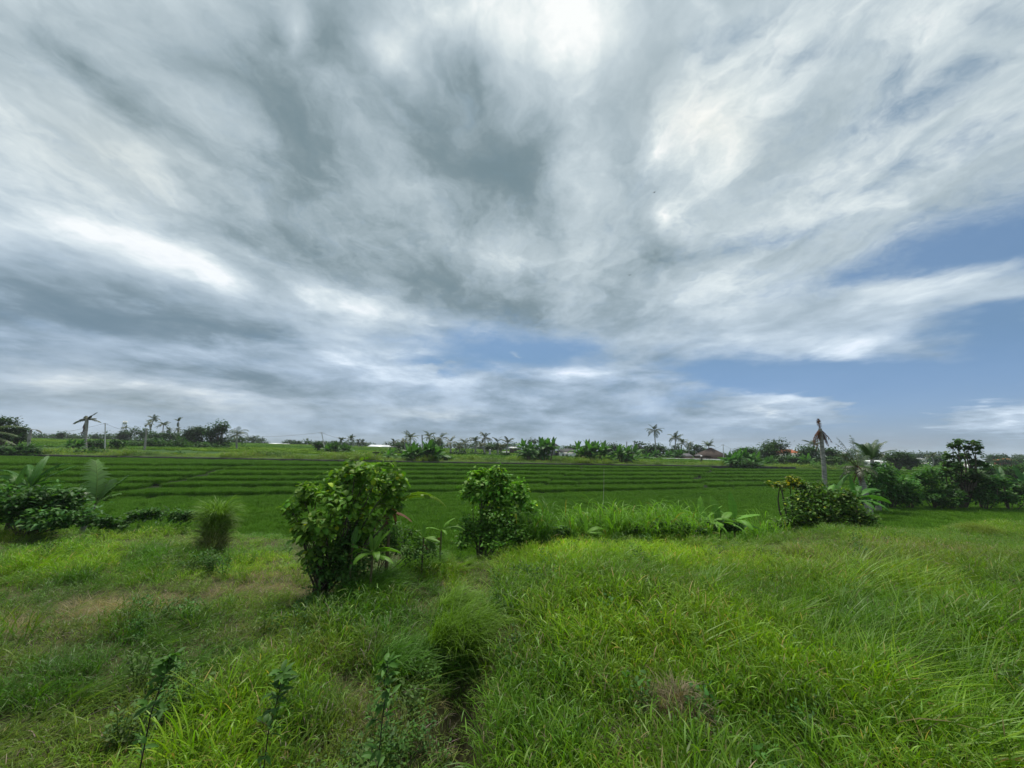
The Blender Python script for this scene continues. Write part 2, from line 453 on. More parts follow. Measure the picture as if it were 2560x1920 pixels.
def blades(base, az, lean, L, W, droop, seg=5, side_tilt=0.0, wind=(0, 0)):
    """grass blades / strap leaves: returns (N, seg+1, 2, 3). lean = tilt from vertical at the root, droop = extra bend to the tip"""
    N = len(az)
    s_ = np.linspace(0, 1, seg + 1)[None]
    ang = lean[:, None] + droop[:, None] * s_ ** 1.5
    ds = (L / seg)[:, None]
    hx = np.sin(ang) * ds; hz_ = np.cos(ang) * ds
    rx = np.cumsum(hx, 1) - hx; rz_ = np.cumsum(hz_, 1) - hz_
    out = np.stack([np.cos(az), np.sin(az), 0 * az], -1)
    pts = base[:, None] + out[:, None] * rx[..., None] + np.array([0, 0, 1.0]) * rz_[..., None]
    if wind != (0, 0):
        w = (rz_ + rx) ** 2 / (L[:, None] + 1e-6)
        pts[..., 0] += wind[0] * w; pts[..., 1] += wind[1] * w
    sd = np.stack([-np.sin(az), np.cos(az), 0 * az], -1)
    if np.ndim(side_tilt): 
        sd = norm(sd * np.cos(side_tilt)[:, None] + np.array([0, 0, 1.0]) * np.sin(side_tilt)[:, None])
    prof = np.clip(np.minimum(1, .45 + 2.2 * s_) * (1 - s_ ** 2.2), 0.02, 1)
    hw = (W[:, None] * prof / 2)[..., None]
    return np.stack([pts - sd[:, None] * hw, pts + sd[:, None] * hw], 2)

# ================================================================ ground
def build_ground():
    ys = np.concatenate([np.linspace(-12, 2, 15)[:-1], np.arange(2, 20, .14), np.arange(20, 33, .4), np.arange(33, 92, .15), np.arange(92, 170, .7), np.geomspace(170, 2000, 46)])
    u = np.linspace(-1, 1, 421)
    xs0 = np.sign(u) * (np.abs(u) ** 1.35)
    half = np.where(ys < 20, 34.0, np.where(ys < 92, 34 + (ys - 20) * 1.9, ys * 1.85))
    X = xs0[None] * half[:, None]; Y = np.repeat(ys[:, None], len(u), 1)
    Z = height(X, Y)
    mb = MB()
    # real ground colours: earth and old straw on the bank, wet mud in the paddies, grass banks
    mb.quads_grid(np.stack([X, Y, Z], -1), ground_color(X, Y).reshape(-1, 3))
    m = bpy.data.materials.new('ground_soil'); m.use_nodes = True
    nt = m.node_tree; nt.nodes.clear(); G = NG(nt)
    geo = G.n('ShaderNodeNewGeometry')
    n1 = G.noise(geo.outputs['Position'], 5.0, 6, .65); n2 = G.noise(geo.outputs['Position'], .35, 4, .55)
    col = G.mix(1.0, attr_node(G, 'vc').outputs['Color'], G.mix(n1, (.45, .45, .45, 1), (1.55, 1.5, 1.45, 1)), blend='MULTIPLY')
    col = G.mix(1.0, col, G.mix(n2, (.75, .8, .8, 1), (1.25, 1.2, 1.1, 1)), blend='MULTIPLY')
    p = G.n('ShaderNodeBsdfPrincipled'); G.put(p.inputs['Base Color'], col); p.inputs['Roughness'].default_value = .95
    p.inputs['Specular IOR Level'].default_value = .1
    bn = G.n('ShaderNodeBump'); bn.inputs['Strength'].default_value = .6; bn.inputs['Distance'].default_value = .05
    G.put(bn.inputs['Height'], n1); G.put(p.inputs['Normal'], bn.outputs[0])
    o = G.n('ShaderNodeOutputMaterial'); G.put(o.inputs[0], p.outputs[0])
    ob = mb.build('ground', m); tag(ob, kind='structure')
    return ob

def mown(x, y):
    """the strip of cut, drying grass on the left"""
    xs = np.array([-14, -11, -8, -6.5, -5.2, -3.6]); yc = np.array([7.1, 7.4, 8.3, 9.0, 9.7, 9.9]); hw = np.array([.6, .7, .9, 1.1, 1.1, .3])
    c = np.interp(x, xs, yc); w = np.interp(x, xs, hw)
    d = np.abs(y - c - 1.0 * (fbm(x / 1.3, y / 1.3, 51, 3) - .5)) / w
    return (1 - sstep(.75, 1.1, d)) * (1 - sstep(-3.9, -3.3, x))
def straw(x, y):
    """bare straw patches"""
    a = 0
    for cx, cy, rx, ry, w in ((-7.7, 8.4, .8, .5, 2.0), (-9.9, 7.2, 1.5, .4, 1.8), (-5.6, 9.6, 1.0, .3, .8), (-6.2, 10.6, .9, .35, .7), (1.45, 3.05, .45, .35, 1), (.1, 3.2, .35, .5, .7),
                              (9.5, 10.5, 2.4, 1.2, .8), (14, 13, 3, 1.5, .6), (18.5, 12.5, 2.5, 1, .6), (.15, 6.6, .5, .8, .6), (-.9, 8.6, .9, .6, .5), (-1.6, 5.3, .7, .5, .35)):
        a = a + w * np.exp(-((x - cx) / rx) ** 2 - ((y - cy) / ry) ** 2)
    return np.clip(a * (.5 + fbm(x * 1.5, y * 1.5, 61, 3)), 0, 1)

def ground_color(x, y):
    x_, y_ = x.ravel(), y.ravel()
    soil = np.array([.050, .055, .024]); mud = np.array([.009, .016, .005]); grassy = np.array([.045, .085, .016]); far = np.array([.032, .075, .016]); strawc = np.array([.13, .11, .062])
    c = np.tile(soil, (len(x_), 1))
    def lerp(c, b, w): return c * (1 - w[:, None]) + b * w[:, None]
    c = lerp(c, strawc * .8, np.clip(mown(x_, y_) * .22 * (.4 + fbm(x_ * 2, y_ * 2, 63, 3)) + straw(x_, y_) * .85, 0, 1))
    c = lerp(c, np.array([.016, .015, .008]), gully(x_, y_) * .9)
    c = lerp(c, mud, sstep(.5, 2.5, y_ - bank_y(x_)))
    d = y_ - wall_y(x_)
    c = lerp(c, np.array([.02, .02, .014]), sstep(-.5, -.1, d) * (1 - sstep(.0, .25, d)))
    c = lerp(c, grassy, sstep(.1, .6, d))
    c = lerp(c, far, sstep(8, 14, d))
    c = lerp(c, np.array([.03, .055, .025]), sstep(220, 500, y_))
    return c

ground = build_ground()

# ---- instanced clumps (grass, rice): a point cloud object + geometry nodes
def clump_collection(name, meshes, mat):
    c = bpy.data.collections.new(name)
    for i, mb in enumerate(meshes):
        o = mb.build(name, mat); COL.objects.unlink(o); c.objects.link(o)
    return c

def instancer(name, pts, rot, scl, tint, pick, coll, mat):
    me = bpy.data.meshes.new(name)
    N = len(pts); me.vertices.add(N); me.vertices.foreach_set('co', pts.astype(np.float32).ravel())
    def A(nm, typ, arr, key):
        a = me.attributes.new(nm, typ, 'POINT'); a.data.foreach_set(key, arr.ravel())
    A('rot', 'FLOAT_VECTOR', rot.astype(np.float32), 'vector')
    A('scl', 'FLOAT_VECTOR', scl.astype(np.float32), 'vector')
    A('tint', 'FLOAT_COLOR', np.hstack([tint, np.ones((N, 1))]).astype(np.float32), 'color')
    A('pick', 'INT', pick.astype(np.int32), 'value')
    me.update(); me.materials.append(mat)
    o = bpy.data.objects.new(name, me); COL.objects.link(o)
    ng = bpy.data.node_groups.new(name, 'GeometryNodeTree')
    ng.interface.new_socket('Geometry', in_out='INPUT', socket_type='NodeSocketGeometry')
    ng.interface.new_socket('Geometry', in_out='OUTPUT', socket_type='NodeSocketGeometry')
    G = NG(ng)
    gi = G.n('NodeGroupInput'); go = G.n('NodeGroupOutput')
    ci = G.n('GeometryNodeCollectionInfo'); ci.inputs['Collection'].default_value = coll
    ci.inputs['Separate Children'].default_value = True; ci.inputs['Reset Children'].default_value = True
    def na(nm, typ):
        n = G.n('GeometryNodeInputNamedAttribute', data_type=typ); n.inputs['Name'].default_value = nm
        return n.outputs['Attribute']
    ip = G.n('GeometryNodeInstanceOnPoints')
    ng.links.new(gi.outputs[0], ip.inputs['Points']); ng.links.new(ci.outputs[0], ip.inputs['Instance'])
    ip.inputs['Pick Instance'].default_value = True
    ng.links.new(na('pick', 'INT'), ip.inputs['Instance Index'])
    ng.links.new(na('rot', 'FLOAT_VECTOR'), ip.inputs['Rotation'])
    ng.links.new(na('scl', 'FLOAT_VECTOR'), ip.inputs['Scale'])
    ng.links.new(ip.outputs[0], go.inputs[0])
    md = o.modifiers.new('scatter', 'NODES'); md.node_group = ng
    return o

def clump(n, r, L, W, lean, droop, seed, seg=5, straw_p=.06, Lvar=.35, wind=(0, 0), stems=0):
    q = np.random.default_rng(seed)
    a = q.uniform(0, 2 * np.pi, n); rr = r * np.sqrt(q.uniform(0, 1, n))
    base = np.stack([rr * np.cos(a), rr * np.sin(a), -0.03 + 0 * a], -1)
    az = a + q.normal(0, .9, n)
    ll = L * q.uniform(1 - Lvar, 1 + Lvar, n)
    le = np.abs(q.normal(lean, lean * .6, n)) + rr / r * lean * .5
    dr = np.abs(q.normal(droop, droop * .5, n))
    B = blades(base, az, le, ll, W * q.uniform(.6, 1.25, n), dr, seg, q.normal(0, .5, n), wind)
    br = q.uniform(.72, 1.25, n)[:, None]
    c = br * np.array([1, 1, 1]) * np.stack([q.uniform(.85, 1.2, n), np.ones(n), q.uniform(.6, 1.3, n)], -1)
    st = q.uniform(0, 1, n) < straw_p
    c[st] = np.array([2.7, 1.12, 9.0]) * q.uniform(.7, 1.1, (st.sum(), 1))
    mb = MB(); mb.quads_grid(B, c)
    return mb

def leafy_clump(n, r, H, L, W, seed, straw_p=.05, nl=6, lean=.16):
    """creeping pasture grass: jointed stems with short blades set at wide angles"""
    q = np.random.default_rng(seed)
    a = q.uniform(0, 2 * np.pi, n); rr = r * np.sqrt(q.uniform(0, 1, n)); le = np.abs(q.normal(lean, lean * .6, n)); h = H * q.uniform(.55, 1.15, n)
    b = np.stack([rr * np.cos(a), rr * np.sin(a), -.03 + 0 * a], -1)
    oa = a + q.normal(0, .8, n); out = np.stack([np.cos(oa), np.sin(oa), 0 * a], -1)
    st = blades(b, oa, le, h, np.full(n, .006), np.abs(q.normal(.25, .2, n)), 4)
    mb = MB(); c0 = q.uniform(.7, 1.15, (n, 1)) * np.array([1.05, .95, .9]); mb.quads_grid(st, c0)
    k = np.repeat(np.arange(n), nl); fr = np.tile(np.linspace(.22, 1.0, nl), n) + q.normal(0, .04, n * nl); fr = np.clip(fr, .1, 1)
    mid = (st[:, :, 0] + st[:, :, 1]) / 2; t = fr * 4; i = np.minimum(t.astype(int), 3); f = (t - i)[:, None]
    p = mid[k, i] * (1 - f) + mid[k, i + 1] * f
    N = len(k); az = oa[k] + np.where(np.tile(np.arange(nl) % 2, n) == 0, 1.3, -1.3) + q.normal(0, .9, N)
    Bl = blades(p, az, q.uniform(.25, 1.15, N), L * q.uniform(.55, 1.2, N), W * q.uniform(.65, 1.2, N), q.uniform(.3, 1.6, N), 4, q.normal(0, .55, N))
    c = np.repeat(q.uniform(.75, 1.2, (n, 1)), nl, 0) * q.uniform(.78, 1.25, (N, 1)) * np.stack([q.uniform(.85, 1.2, N), np.ones(N), q.uniform(.6, 1.3, N)], -1)
    d = q.uniform(0, 1, N) < straw_p; c[d] = np.array([2.7, 1.12, 9.0]) * q.uniform(.7, 1.1, (d.sum(), 1))
    mb.quads_grid(Bl, c)
    return mb

def in_view(x, y, pad=1.2):
    return (np.abs(x) < 1.42 * y + pad)

def scatter_xy(x0, x1, y0, y1, dens, seed):
    q = np.random.default_rng(seed)
    n = int((x1 - x0) * (y1 - y0) * dens)
    return q.uniform(x0, x1, n), q.uniform(y0, y1, n), q

# ================================================================ meadow grass on the near bank
G_BASE = (.103, .212, .011)
grass_mat = leafy('grass_blades', G_BASE, trans=.42, rough=.48, spec=.26, inst=True, var=.16, vscale=.7)
tall = [leafy_clump(13, .17, .50, .175, .0135, 100 + i, .06) for i in range(5)] + [clump(20, .15, .58, .017, .28, 1.3, 120 + i, 6, .05) for i in range(2)]
short = [leafy_clump(10, .15, .27, .13, .0115, 200 + i, .08, 5, .3) for i in range(3)] + [clump(30, .14, .30, .010, .42, 1.5, 220 + i, 5, .12) for i in range(2)]
mownc = [clump(70, .15, .12, .007, .95, .8, 300 + i, 3, .30) for i in range(4)]
flop = [clump(36, .10, .55, .014, .55, 1.6, 400 + i, 7, .04, .25, (.5, -.05)) for i in range(4)]
strawc = [clump(46, .15, .36, .006, .95, .9, 500 + i, 4, .95) for i in range(3)]
grass_coll = clump_collection('grass_clump', tall + short + mownc + flop + strawc, grass_mat)
# indices: 0-6 tall, 7-11 short, 12-15 mown, 16-19 flopped, 20-22 straw

def near_mask(x, y): return 1 - sstep(.6, 2.4, y - bank_y(x))

def build_grass():
    P_, R_, S_, T_, K_ = [], [], [], [], []
    for (x0, x1, y0, y1, dens, sd_) in ((-9, 9, 1.2, 6.5, 46, 1), (-18, 18, 6.5, 12, 30, 2), (-26, 38, 12, 27, 17, 3)):
        x, y, q = scatter_xy(x0, x1, y0, y1, dens, sd_)
        k = in_view(x, y, 2.4) & (q.uniform(0, 1, len(x)) < near_mask(x, y)); x, y = x[k], y[k]
        n = len(x)
        mw = mown(x, y); st = straw(x, y); gu = gully(x, y)
        big = fbm(x / 1.5, y / 1.5, 71, 4); big2 = fbm(x / .55, y / .55, 75, 3)
        hgt = np.where(x > -.2, 1.0, .52 + .38 * sstep(.45, .65, big)) * (.68 + .72 * big2) * (.62 + .76 * big)
        hgt = hgt * (1 - .35 * sstep(9, 13, y)) * (1 - .35 * sstep(-2.5, -.8, x) * (1 - sstep(-.8, .3, x)))
        u = q.uniform(0, 1, n)
        pick = q.integers(0, 7, n)
        isshort = (u < np.where(x < -.2, .55, .22)); pick[isshort] = q.integers(7, 12, isshort.sum())
        fl = (fbm(x / 1.1, y / 1.1, 81, 3) > .62) & (q.uniform(0, 1, n) < .45) & (y < 13); pick[fl] = q.integers(16, 20, fl.sum())
        mm = q.uniform(0, 1, n) < mw * (.45 + .55 * big2); pick[mm] = q.integers(12, 16, mm.sum())
        ss = q.uniform(0, 1, n) < st * .8; pick[ss] = q.integers(20, 23, ss.sum())
        sc = np.clip(hgt, .38, 1.45)
        sc = np.where(isshort, sc * 1.25, sc); sc = np.where(mm, q.uniform(.8, 1.3, n), sc); sc = np.where(ss, q.uniform(.6, 1.1, n), sc)
        sc = sc * (1 - .45 * np.clip(gu, 0, 1))
        keep = q.uniform(0, 1, n) > gu * .6
        # tint: species and dryness, plus sunlight on the crest painted in
        hue = fbm(x / 2.2, y / 2.2, 91, 4); hue2 = fbm(x / .7, y / .7, 95, 3)
        yel = np.clip(sstep(.42, .72, hue) * .8 + .5 * sstep(.5, .8, hue2) - .1, 0, 1)
        yel = np.clip(yel + 1.2 * np.exp(-((y - 11.2) / 1.6) ** 2) * sstep(-1, 1, x) * (1 - sstep(6, 9, x)), 0, 1)  # crest yellowed in the tint to look sunlit
        yel = np.clip(yel + .8 * np.exp(-((x + 6.6 + .3 * (y - 11)) / 1.6) ** 2 - ((y - 11.4) / 1.3) ** 2) + .5 * np.exp(-((x + 12) / 2.) ** 2 - ((y - 10.2) / 1) ** 2), 0, 1)
        dry = .85 * np.clip(sstep(.6, .85, fbm(x / 1.8, y / 1.8, 97, 4)) * .5 + np.exp(-((x - 11) / 5) ** 2 - ((y - 11.6) / 2.0) ** 2) * .75 * sstep(.35, .6, big2) + mw * .35 * (.4 + 1.2 * big2) + st * .55 + .75 * ((x < -.3) & (y < 7.5)) * sstep(.42, .66, fbm(x / .9 + 7, y / .9, 98, 3)), 0, 1)
        g0 = np.array([.92, .94, 1.05]); g1 = np.array([1.62, 1.42, .9]); g2 = np.array([1.45, 1.0, 3.2]); g3 = np.array([.50, .68, 1.05])
        t = g0 * (1 - yel[:, None]) + g1 * yel[:, None]
        dk = sstep(.58, .40, fbm(x / 1.7, y / 1.7, 99, 4)) * .9 * (x < 0) + .35 * sstep(.55, .40, big) * (x >= 0)
        t = t * (1 - dk[:, None]) + g3 * dk[:, None]
        t = t * (1 - dry[:, None]) + g2 * dry[:, None]
        cr_ = np.exp(-((y - 11.4) / 1.5) ** 2) * sstep(-1, 1, x) * (1 - sstep(7, 10, x)) + .75 * sstep(9.6, 10.8, y) * (1 - sstep(-4.2, -3.2, x)) * (.4 + .9 * big); t = t * (1 + .50 * cr_[:, None] * np.array([1.1, .9, 1]))  # sunlit look put into the crest tint; rear left bank brightened too
        t[mm] = np.array([1.15, .92, 2.2]); t[ss] = np.array([1.0, 1.0, 1.1])
        t = t * q.uniform(.80, 1.18, (n, 1)) * np.where((x < -.4) & (y < 9.5), .95, 1.0)[:, None]
        z = height(x, y)
        tilt = .24 * (x > 0) * sstep(1, 5, x) * (1 - sstep(10, 14, y)) + .08
        rz_ = np.where(fl, q.normal(0.1, .5, n), q.uniform(0, 2 * np.pi, n))
        # leaning with the wind: rotate about a horizontal axis, applied after the spin
        ax = q.normal(0, .10, n); ay = q.normal(0, .10, n) - tilt
        rot = np.stack([ax, ay, rz_], -1)
        P_.append(np.stack([x, y, z], -1)[keep]); R_.append(rot[keep])
        wsc = sc * np.where(y > 12, 1.25, 1)
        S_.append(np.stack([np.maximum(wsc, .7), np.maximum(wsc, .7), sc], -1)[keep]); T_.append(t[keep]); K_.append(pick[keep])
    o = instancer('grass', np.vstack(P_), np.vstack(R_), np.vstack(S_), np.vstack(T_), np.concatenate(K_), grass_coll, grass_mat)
    tag(o, kind='stuff')
    print('grass clumps', sum(map(len, P_)))
build_grass()

# ---- low broad-leaved weeds creeping through the grass
weed_mat = leafy('weed_leaves', (.050, .125, .020), trans=.3, rough=.6, spec=.2, inst=True, var=.2)
def leaf_rosette(n, seed, R_=.14, L=.042):
    q = np.random.default_rng(seed)
    a = q.uniform(0, 6.28, n); rr = R_ * np.sqrt(q.uniform(0, 1, n)); zz = q.uniform(.05, .34, n)
    base = np.stack([rr * np.cos(a), rr * np.sin(a), zz], -1)
    B = blades(base, q.uniform(0, 6.28, n), q.uniform(.7, 1.5, n), L * q.uniform(.6, 1.4, n), L * .75 * q.uniform(.7, 1.2, n), q.uniform(.2, .8, n), 4, q.normal(0, .4, n))
    mb = MB(); mb.quads_grid(B, q.uniform(.6, 1.3, (n, 1)) * np.ones(3))
    for i in range(5):
        aa = q.uniform(0, 6.28); mb.tube([[0, 0, -.05], [.05 * math.cos(aa), .05 * math.sin(aa), .15], [.11 * math.cos(aa), .11 * math.sin(aa), .32]], [.004, .003, .002], 4)
    return mb
weed_coll = clump_collection('weed_clump', [leaf_rosette(80, 600 + i) for i in range(4)], weed_mat)
def build_weeds():
    x, y, q = scatter_xy(-14, 12, 2.2, 12.5, 16, 9)
    w = sstep(.56, .70, fbm(x / 1.2, y / 1.2, 121, 3)) * (x < .8) + .10 * (x >= .8)
    w = w * .7 + .4 * np.exp(-((x + 1.25) / .45) ** 2 - ((y - 4.6) / 1.3) ** 2) + .5 * np.exp(-((x + 3.0) / .8) ** 2 - ((y - 7.2) / .5) ** 2)
    k = in_view(x, y) & (q.uniform(0, 1, len(x)) < w * (1 - mown(x, y)) * near_mask(x, y)); x, y = x[k], y[k]; n = len(x)
    s_ = q.uniform(.7, 1.4, n)
    t = np.stack([q.uniform(.8, 1.3, n), q.uniform(.85, 1.2, n), q.uniform(.8, 1.2, n)], -1)
    o = instancer('creeping_weeds', np.stack([x, y, height(x, y)], -1), np.stack([q.normal(0, .1, n), q.normal(0, .1, n), q.uniform(0, 6.28, n)], -1),
                  np.stack([s_, s_, s_ * q.uniform(.7, 1.3, n)], -1), t, q.integers(0, 4, n), weed_coll, weed_mat)
    tag(o, kind='stuff')
build_weeds()

# ================================================================ rice
rice_mat = leafy('rice_blades', (.062, .172, .006), trans=.10, rough=.6, spec=.10, inst=True, var=.10, vscale=.25)
rice = [clump(120, .27, .42, .015, .10, 1.25, 700 + i, 4, .0, .16) for i in range(5)]
rice_coll = clump_collection('rice_clump', rice, rice_mat)
def build_rice():
    P_, R_, S_, T_, K_ = [], [], [], [], []
    for (x0, x1, y0, y1, dens, sc0, sd_) in ((-64, 72, 14, 42, 9, 1.0, 11), (-105, 120, 42, 96, 5.0, 1.15, 12), (-190, 210, 80, 215, .62, 2.2, 13)):
        x, y, q = scatter_xy(x0, x1, y0, y1, dens, sd_)
        d = y - wall_y(x)
        k = in_view(x, y, 3) & (y > bank_y(x) + 2.3)
        if y0 < 80: k &= d < -2.3
        else: k &= (d > 9)
        x, y = x[k], y[k]; n = len(x)
        if y0 < 80:                                   # planted close along every terrace lip
            x2, y2, q2 = scatter_xy(x0, x1, max(y0, 28), y1, 22, sd_ + 50); t2 = terr_t(x2, y2); kk = np.zeros(len(x2), bool)
            for e in EDGES: kk |= (t2 > e + .06) & (t2 < e + .42)
            kk &= in_view(x2, y2, 3) & (y2 > bank_y(x2) + 2.3) & (y2 - wall_y(x2) < -2.3)
            x = np.concatenate([x, x2[kk]]); y = np.concatenate([y, y2[kk]]); n = len(x)
        t = terr_t(x, y)
        gap = np.ones(n, bool)
        if y0 < 80:
            for e in EDGES: gap &= ~((t > e - .75) & (t < e + .06))
            # patches of bare bund where the steps shift
            for c in (2.0 + .42 * (y - 40), ):
                gap &= ~((np.abs(x - c - 2 * (vnoise(y / 4, 0 * y, 5) - .5)) < .35) & (y > 38))
            c = 27.0 + .62 * (y - 55) + 3 * (vnoise(y / 5, 0 * y, 6) - .5)
            gap &= ~((np.abs(x - c) < .9 * vnoise(y / 2, 0 * y, 9)) & (y > 48))
            c = -(30.0 + .2 * (y - 34)) - 2 * (vnoise(y / 3, 0 * y, 8) - .5)
            gap &= ~((np.abs(x - c) < .5) & (y > 28))
        x, y, t = x[gap], y[gap], t[gap]; n = len(x)
        v = fbm(x / 9, y / 5, 131, 4); v2 = fbm(x / 2, y / 1.5, 135, 3)
        sc = sc0 * (.93 + .14 * v2) * q.uniform(.94, 1.06, n)
        tint = np.stack([.85 + .55 * v, .86 + .34 * v, .8 + .4 * v2], -1) * q.uniform(.9, 1.1, (n, 1))
        if y0 >= 80:
            f = sstep(.4, .65, fbm(x / 45, y / 14, 141, 3))
            tint = tint * (1 + np.stack([.9 * f, .38 * f, .1 * f], -1))
        P_.append(np.stack([x, y, height(x, y)], -1)); R_.append(np.stack([q.normal(0, .06, n), q.normal(0, .06, n), q.uniform(0, 6.28, n)], -1))
        zf = 1.0 if sc0 < 2 else .5
        S_.append(np.stack([sc, sc, sc * zf], -1)); T_.append(tint); K_.append(q.integers(0, 5, n))
    o = instancer('rice', np.vstack(P_), np.vstack(R_), np.vstack(S_), np.vstack(T_), np.concatenate(K_), rice_coll, rice_mat)
    tag(o, kind='stuff'); print('rice', sum(map(len, P_)))
build_rice()

# ---- rough grass on the far bank behind the stone channel
def build_far_grass():
    x, y, q = scatter_xy(-115, 90, 40, 112, 3.2, 15)
    d = y - wall_y(x)
    k = in_view(x, y, 3) & (d > -.06) & (d < 9.5); x, y, d = x[k], y[k], d[k]; n = len(x)
    v = fbm(x / 3.5, y / 3.5, 151, 4)
    sc = (.75 + 1.5 * sstep(.45, .75, v)) * q.uniform(.8, 1.3, n) * (1 - .4 * sstep(4, 7, d))
    a = np.array([.50, .60, .75]); b = np.array([1.25, 1.05, .8])
    m_ = np.clip(sstep(.35, .65, fbm(x / 8, y / 4, 153, 3)) + .1, 0, 1)[:, None]
    t = (a * (1 - m_) + b * m_) * q.uniform(.8, 1.15, (n, 1))
    o = instancer('bank_grass', np.stack([x, y, height(x, y)], -1), np.stack([q.normal(0, .1, n), q.normal(0, .1, n), q.uniform(0, 6.28, n)], -1),
                  np.stack([sc * 1.5, sc * 1.5, sc * .9], -1), t, q.integers(0, 12, n), grass_coll, grass_mat)
    tag(o, kind='stuff')
build_far_grass()

# ================================================================ plants
PXM = lambda px, Y: px * Y / F_PX          # pixels -> metres at depth Y
OV = lambda s_: np.clip(np.sin(np.pi * np.clip(s_, 0, 1) ** .8) ** .75, .03, 1)

def leafgrid(base, az, lean, L, W, droop, fold=.25, seg=4, prof=OV, roll=None):
    """broad leaves with a folded midrib: (N, seg+1, 3, 3)"""
    N = len(az); s_ = np.linspace(0, 1, seg + 1)[None]
    ang = lean[:, None] + droop[:, None] * s_
    ds = (L / seg)[:, None]
    hx = np.sin(ang) * ds; hz_ = np.cos(ang) * ds
    rx = np.cumsum(hx, 1) - hx; rz_ = np.cumsum(hz_, 1) - hz_
    out = np.stack([np.cos(az), np.sin(az), 0 * az], -1)
    up = np.array([0, 0, 1.0])
    pts = base[:, None] + out[:, None] * rx[..., None] + up * rz_[..., None]
    sd = np.stack([-np.sin(az), np.cos(az), 0 * az], -1)[:, None]
    nrm = -out[:, None] * np.cos(ang)[..., None] + up * np.sin(ang)[..., None]
    if roll is not None:
        c, s2 = np.cos(roll)[:, None, None], np.sin(roll)[:, None, None]
        sd, nrm = sd * c + nrm * s2, nrm * c - sd * s2
    hw = (W[:, None] * prof(s_) / 2)[..., None]
    return np.stack([pts - sd * hw + nrm * hw * fold, pts, pts + sd * hw + nrm * hw * fold], 2)

M_LEAF = leafy('foliage_leaves', (.058, .118, .022), trans=.36, rough=.55, spec=.18, var=.12, vscale=.5)
M_BAN = leafy('banana_leaves', (.062, .145, .026), trans=.38, rough=.5, spec=.2, var=.10, vscale=1.0)
M_PALM = leafy('palm_leaflets', (.042, .070, .020), trans=.20, rough=.5, spec=.35, var=.15, vscale=1.0)
M_GRASS = leafy('reed_blades', (.080, .172, .018), trans=.38, rough=.5, spec=.22, var=.12, vscale=1.0)
M_BARK = solid('bark', (.075, .062, .046), .9, .1, .35, 6, bump=.5, bscale=30)
M_PTRUNK = solid('palm_trunk_bark', (.25, .24, .22), .9, .1, .4, 3, bump=.6, bscale=14, stretch=(1, 1, 6))
M_BSTEM = solid('banana_stem_sheath', (.085, .105, .035), .6, .3, .4, 5, color2=(.11, .075, .04))
M_DARKSTEM = solid('dark_weed_stem', (.022, .014, .012), .6, .3, .3, 10)
M_DEAD = leafy('dead_leaves', (.14, .080, .055), trans=.12, rough=.8, spec=.1, var=.2, vscale=1.0)

def foliage(mb, centers, radii, n, L, W, seed, sub=14, hue=(1, 1, 1), spread=.30, droop=.6, hang=1.5, shell=.5, seg=3, bright=.28, yellow=0.0, shape=OV, fold=.3):
    """leaves gathered in clumps through the volume of ellipsoids"""
    q = np.random.default_rng(seed)
    centers = np.atleast_2d(centers); radii = np.atleast_2d(radii)
    vol = radii.prod(1) ** .66; cnt = np.maximum(8, (n * vol / vol.sum())).astype(int)
    subs = []
    for c, r, k in zip(centers, radii, cnt):
        ns = max(4, int(sub * (r.prod() / radii.prod(1).max()) ** .4))
        d = norm(q.normal(0, 1, (ns, 3))) * (q.uniform(0, 1, (ns, 1)) ** shell)
        d[:, 2] *= np.where(d[:, 2] < 0, .8, 1)
        sc_ = c + d * r
        subs.append(sc_)
        w = q.integers(0, ns, k)
        p = sc_[w] + q.normal(0, spread, (k, 3)) * r * q.uniform(.55, 1.15, (ns, 1))[w]
        outv = p - c
        az = np.arctan2(outv[:, 1], outv[:, 0]) + q.normal(0, .8, k)
        lean = q.normal(hang, .45, k)
        br = (q.uniform(1 - bright, 1 + bright, (ns, 1))[w]) * q.uniform(.75, 1.25, (k, 1))
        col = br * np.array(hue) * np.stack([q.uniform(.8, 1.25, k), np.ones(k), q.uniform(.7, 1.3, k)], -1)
        if yellow:
            yy = q.uniform(0, 1, k) < yellow
            col[yy] = col[yy] * np.array([3.2, 1.9, .9]) 
        G_ = leafgrid(p, az, lean, L * q.uniform(.6, 1.3, k), W * q.uniform(.7, 1.2, k), np.full(k, droop) * q.uniform(.4, 1.6, k), fold, seg, shape, q.normal(0, .35, k))
        mb.quads_grid(G_, col)
    return np.vstack(subs)

def limbs(mb, foot_, targets, r0, seed, k=3, bend=.15, seg=6, trunk_top=None):
    """tapered stems from the foot to crown points"""
    q = np.random.default_rng(seed)
    for t in targets:
        t = np.asarray(t, float); n_ = 7
        s_ = np.linspace(0, 1, n_)[:, None]
        mid = q.normal(0, bend, 3) * np.linalg.norm(t - foot_) * .5
        P_ = foot_ * (1 - s_) + t * s_ + mid * np.sin(np.pi * s_) + np.array([0, 0, 1.0]) * np.sin(np.pi * s_) * .08 * np.linalg.norm(t - foot_)
        mb.tube(P_, np.linspace(r0, r0 * .22, n_), seg, (1, 1, 1))

def add_plant(name, label, cat, group, loc, crown_mb, wood_mb, crown_mat=None, wood_mat=None, cn='crown', wn='trunk'):
    root = thing(name, label, cat, loc, group)
    if crown_mb and crown_mb.n: crown_mb.build(cn, crown_mat or M_LEAF, root, True, loc)
    if wood_mb and wood_mb.n: wood_mb.build(wn, wood_mat or M_BARK, root, True, loc)
    return root

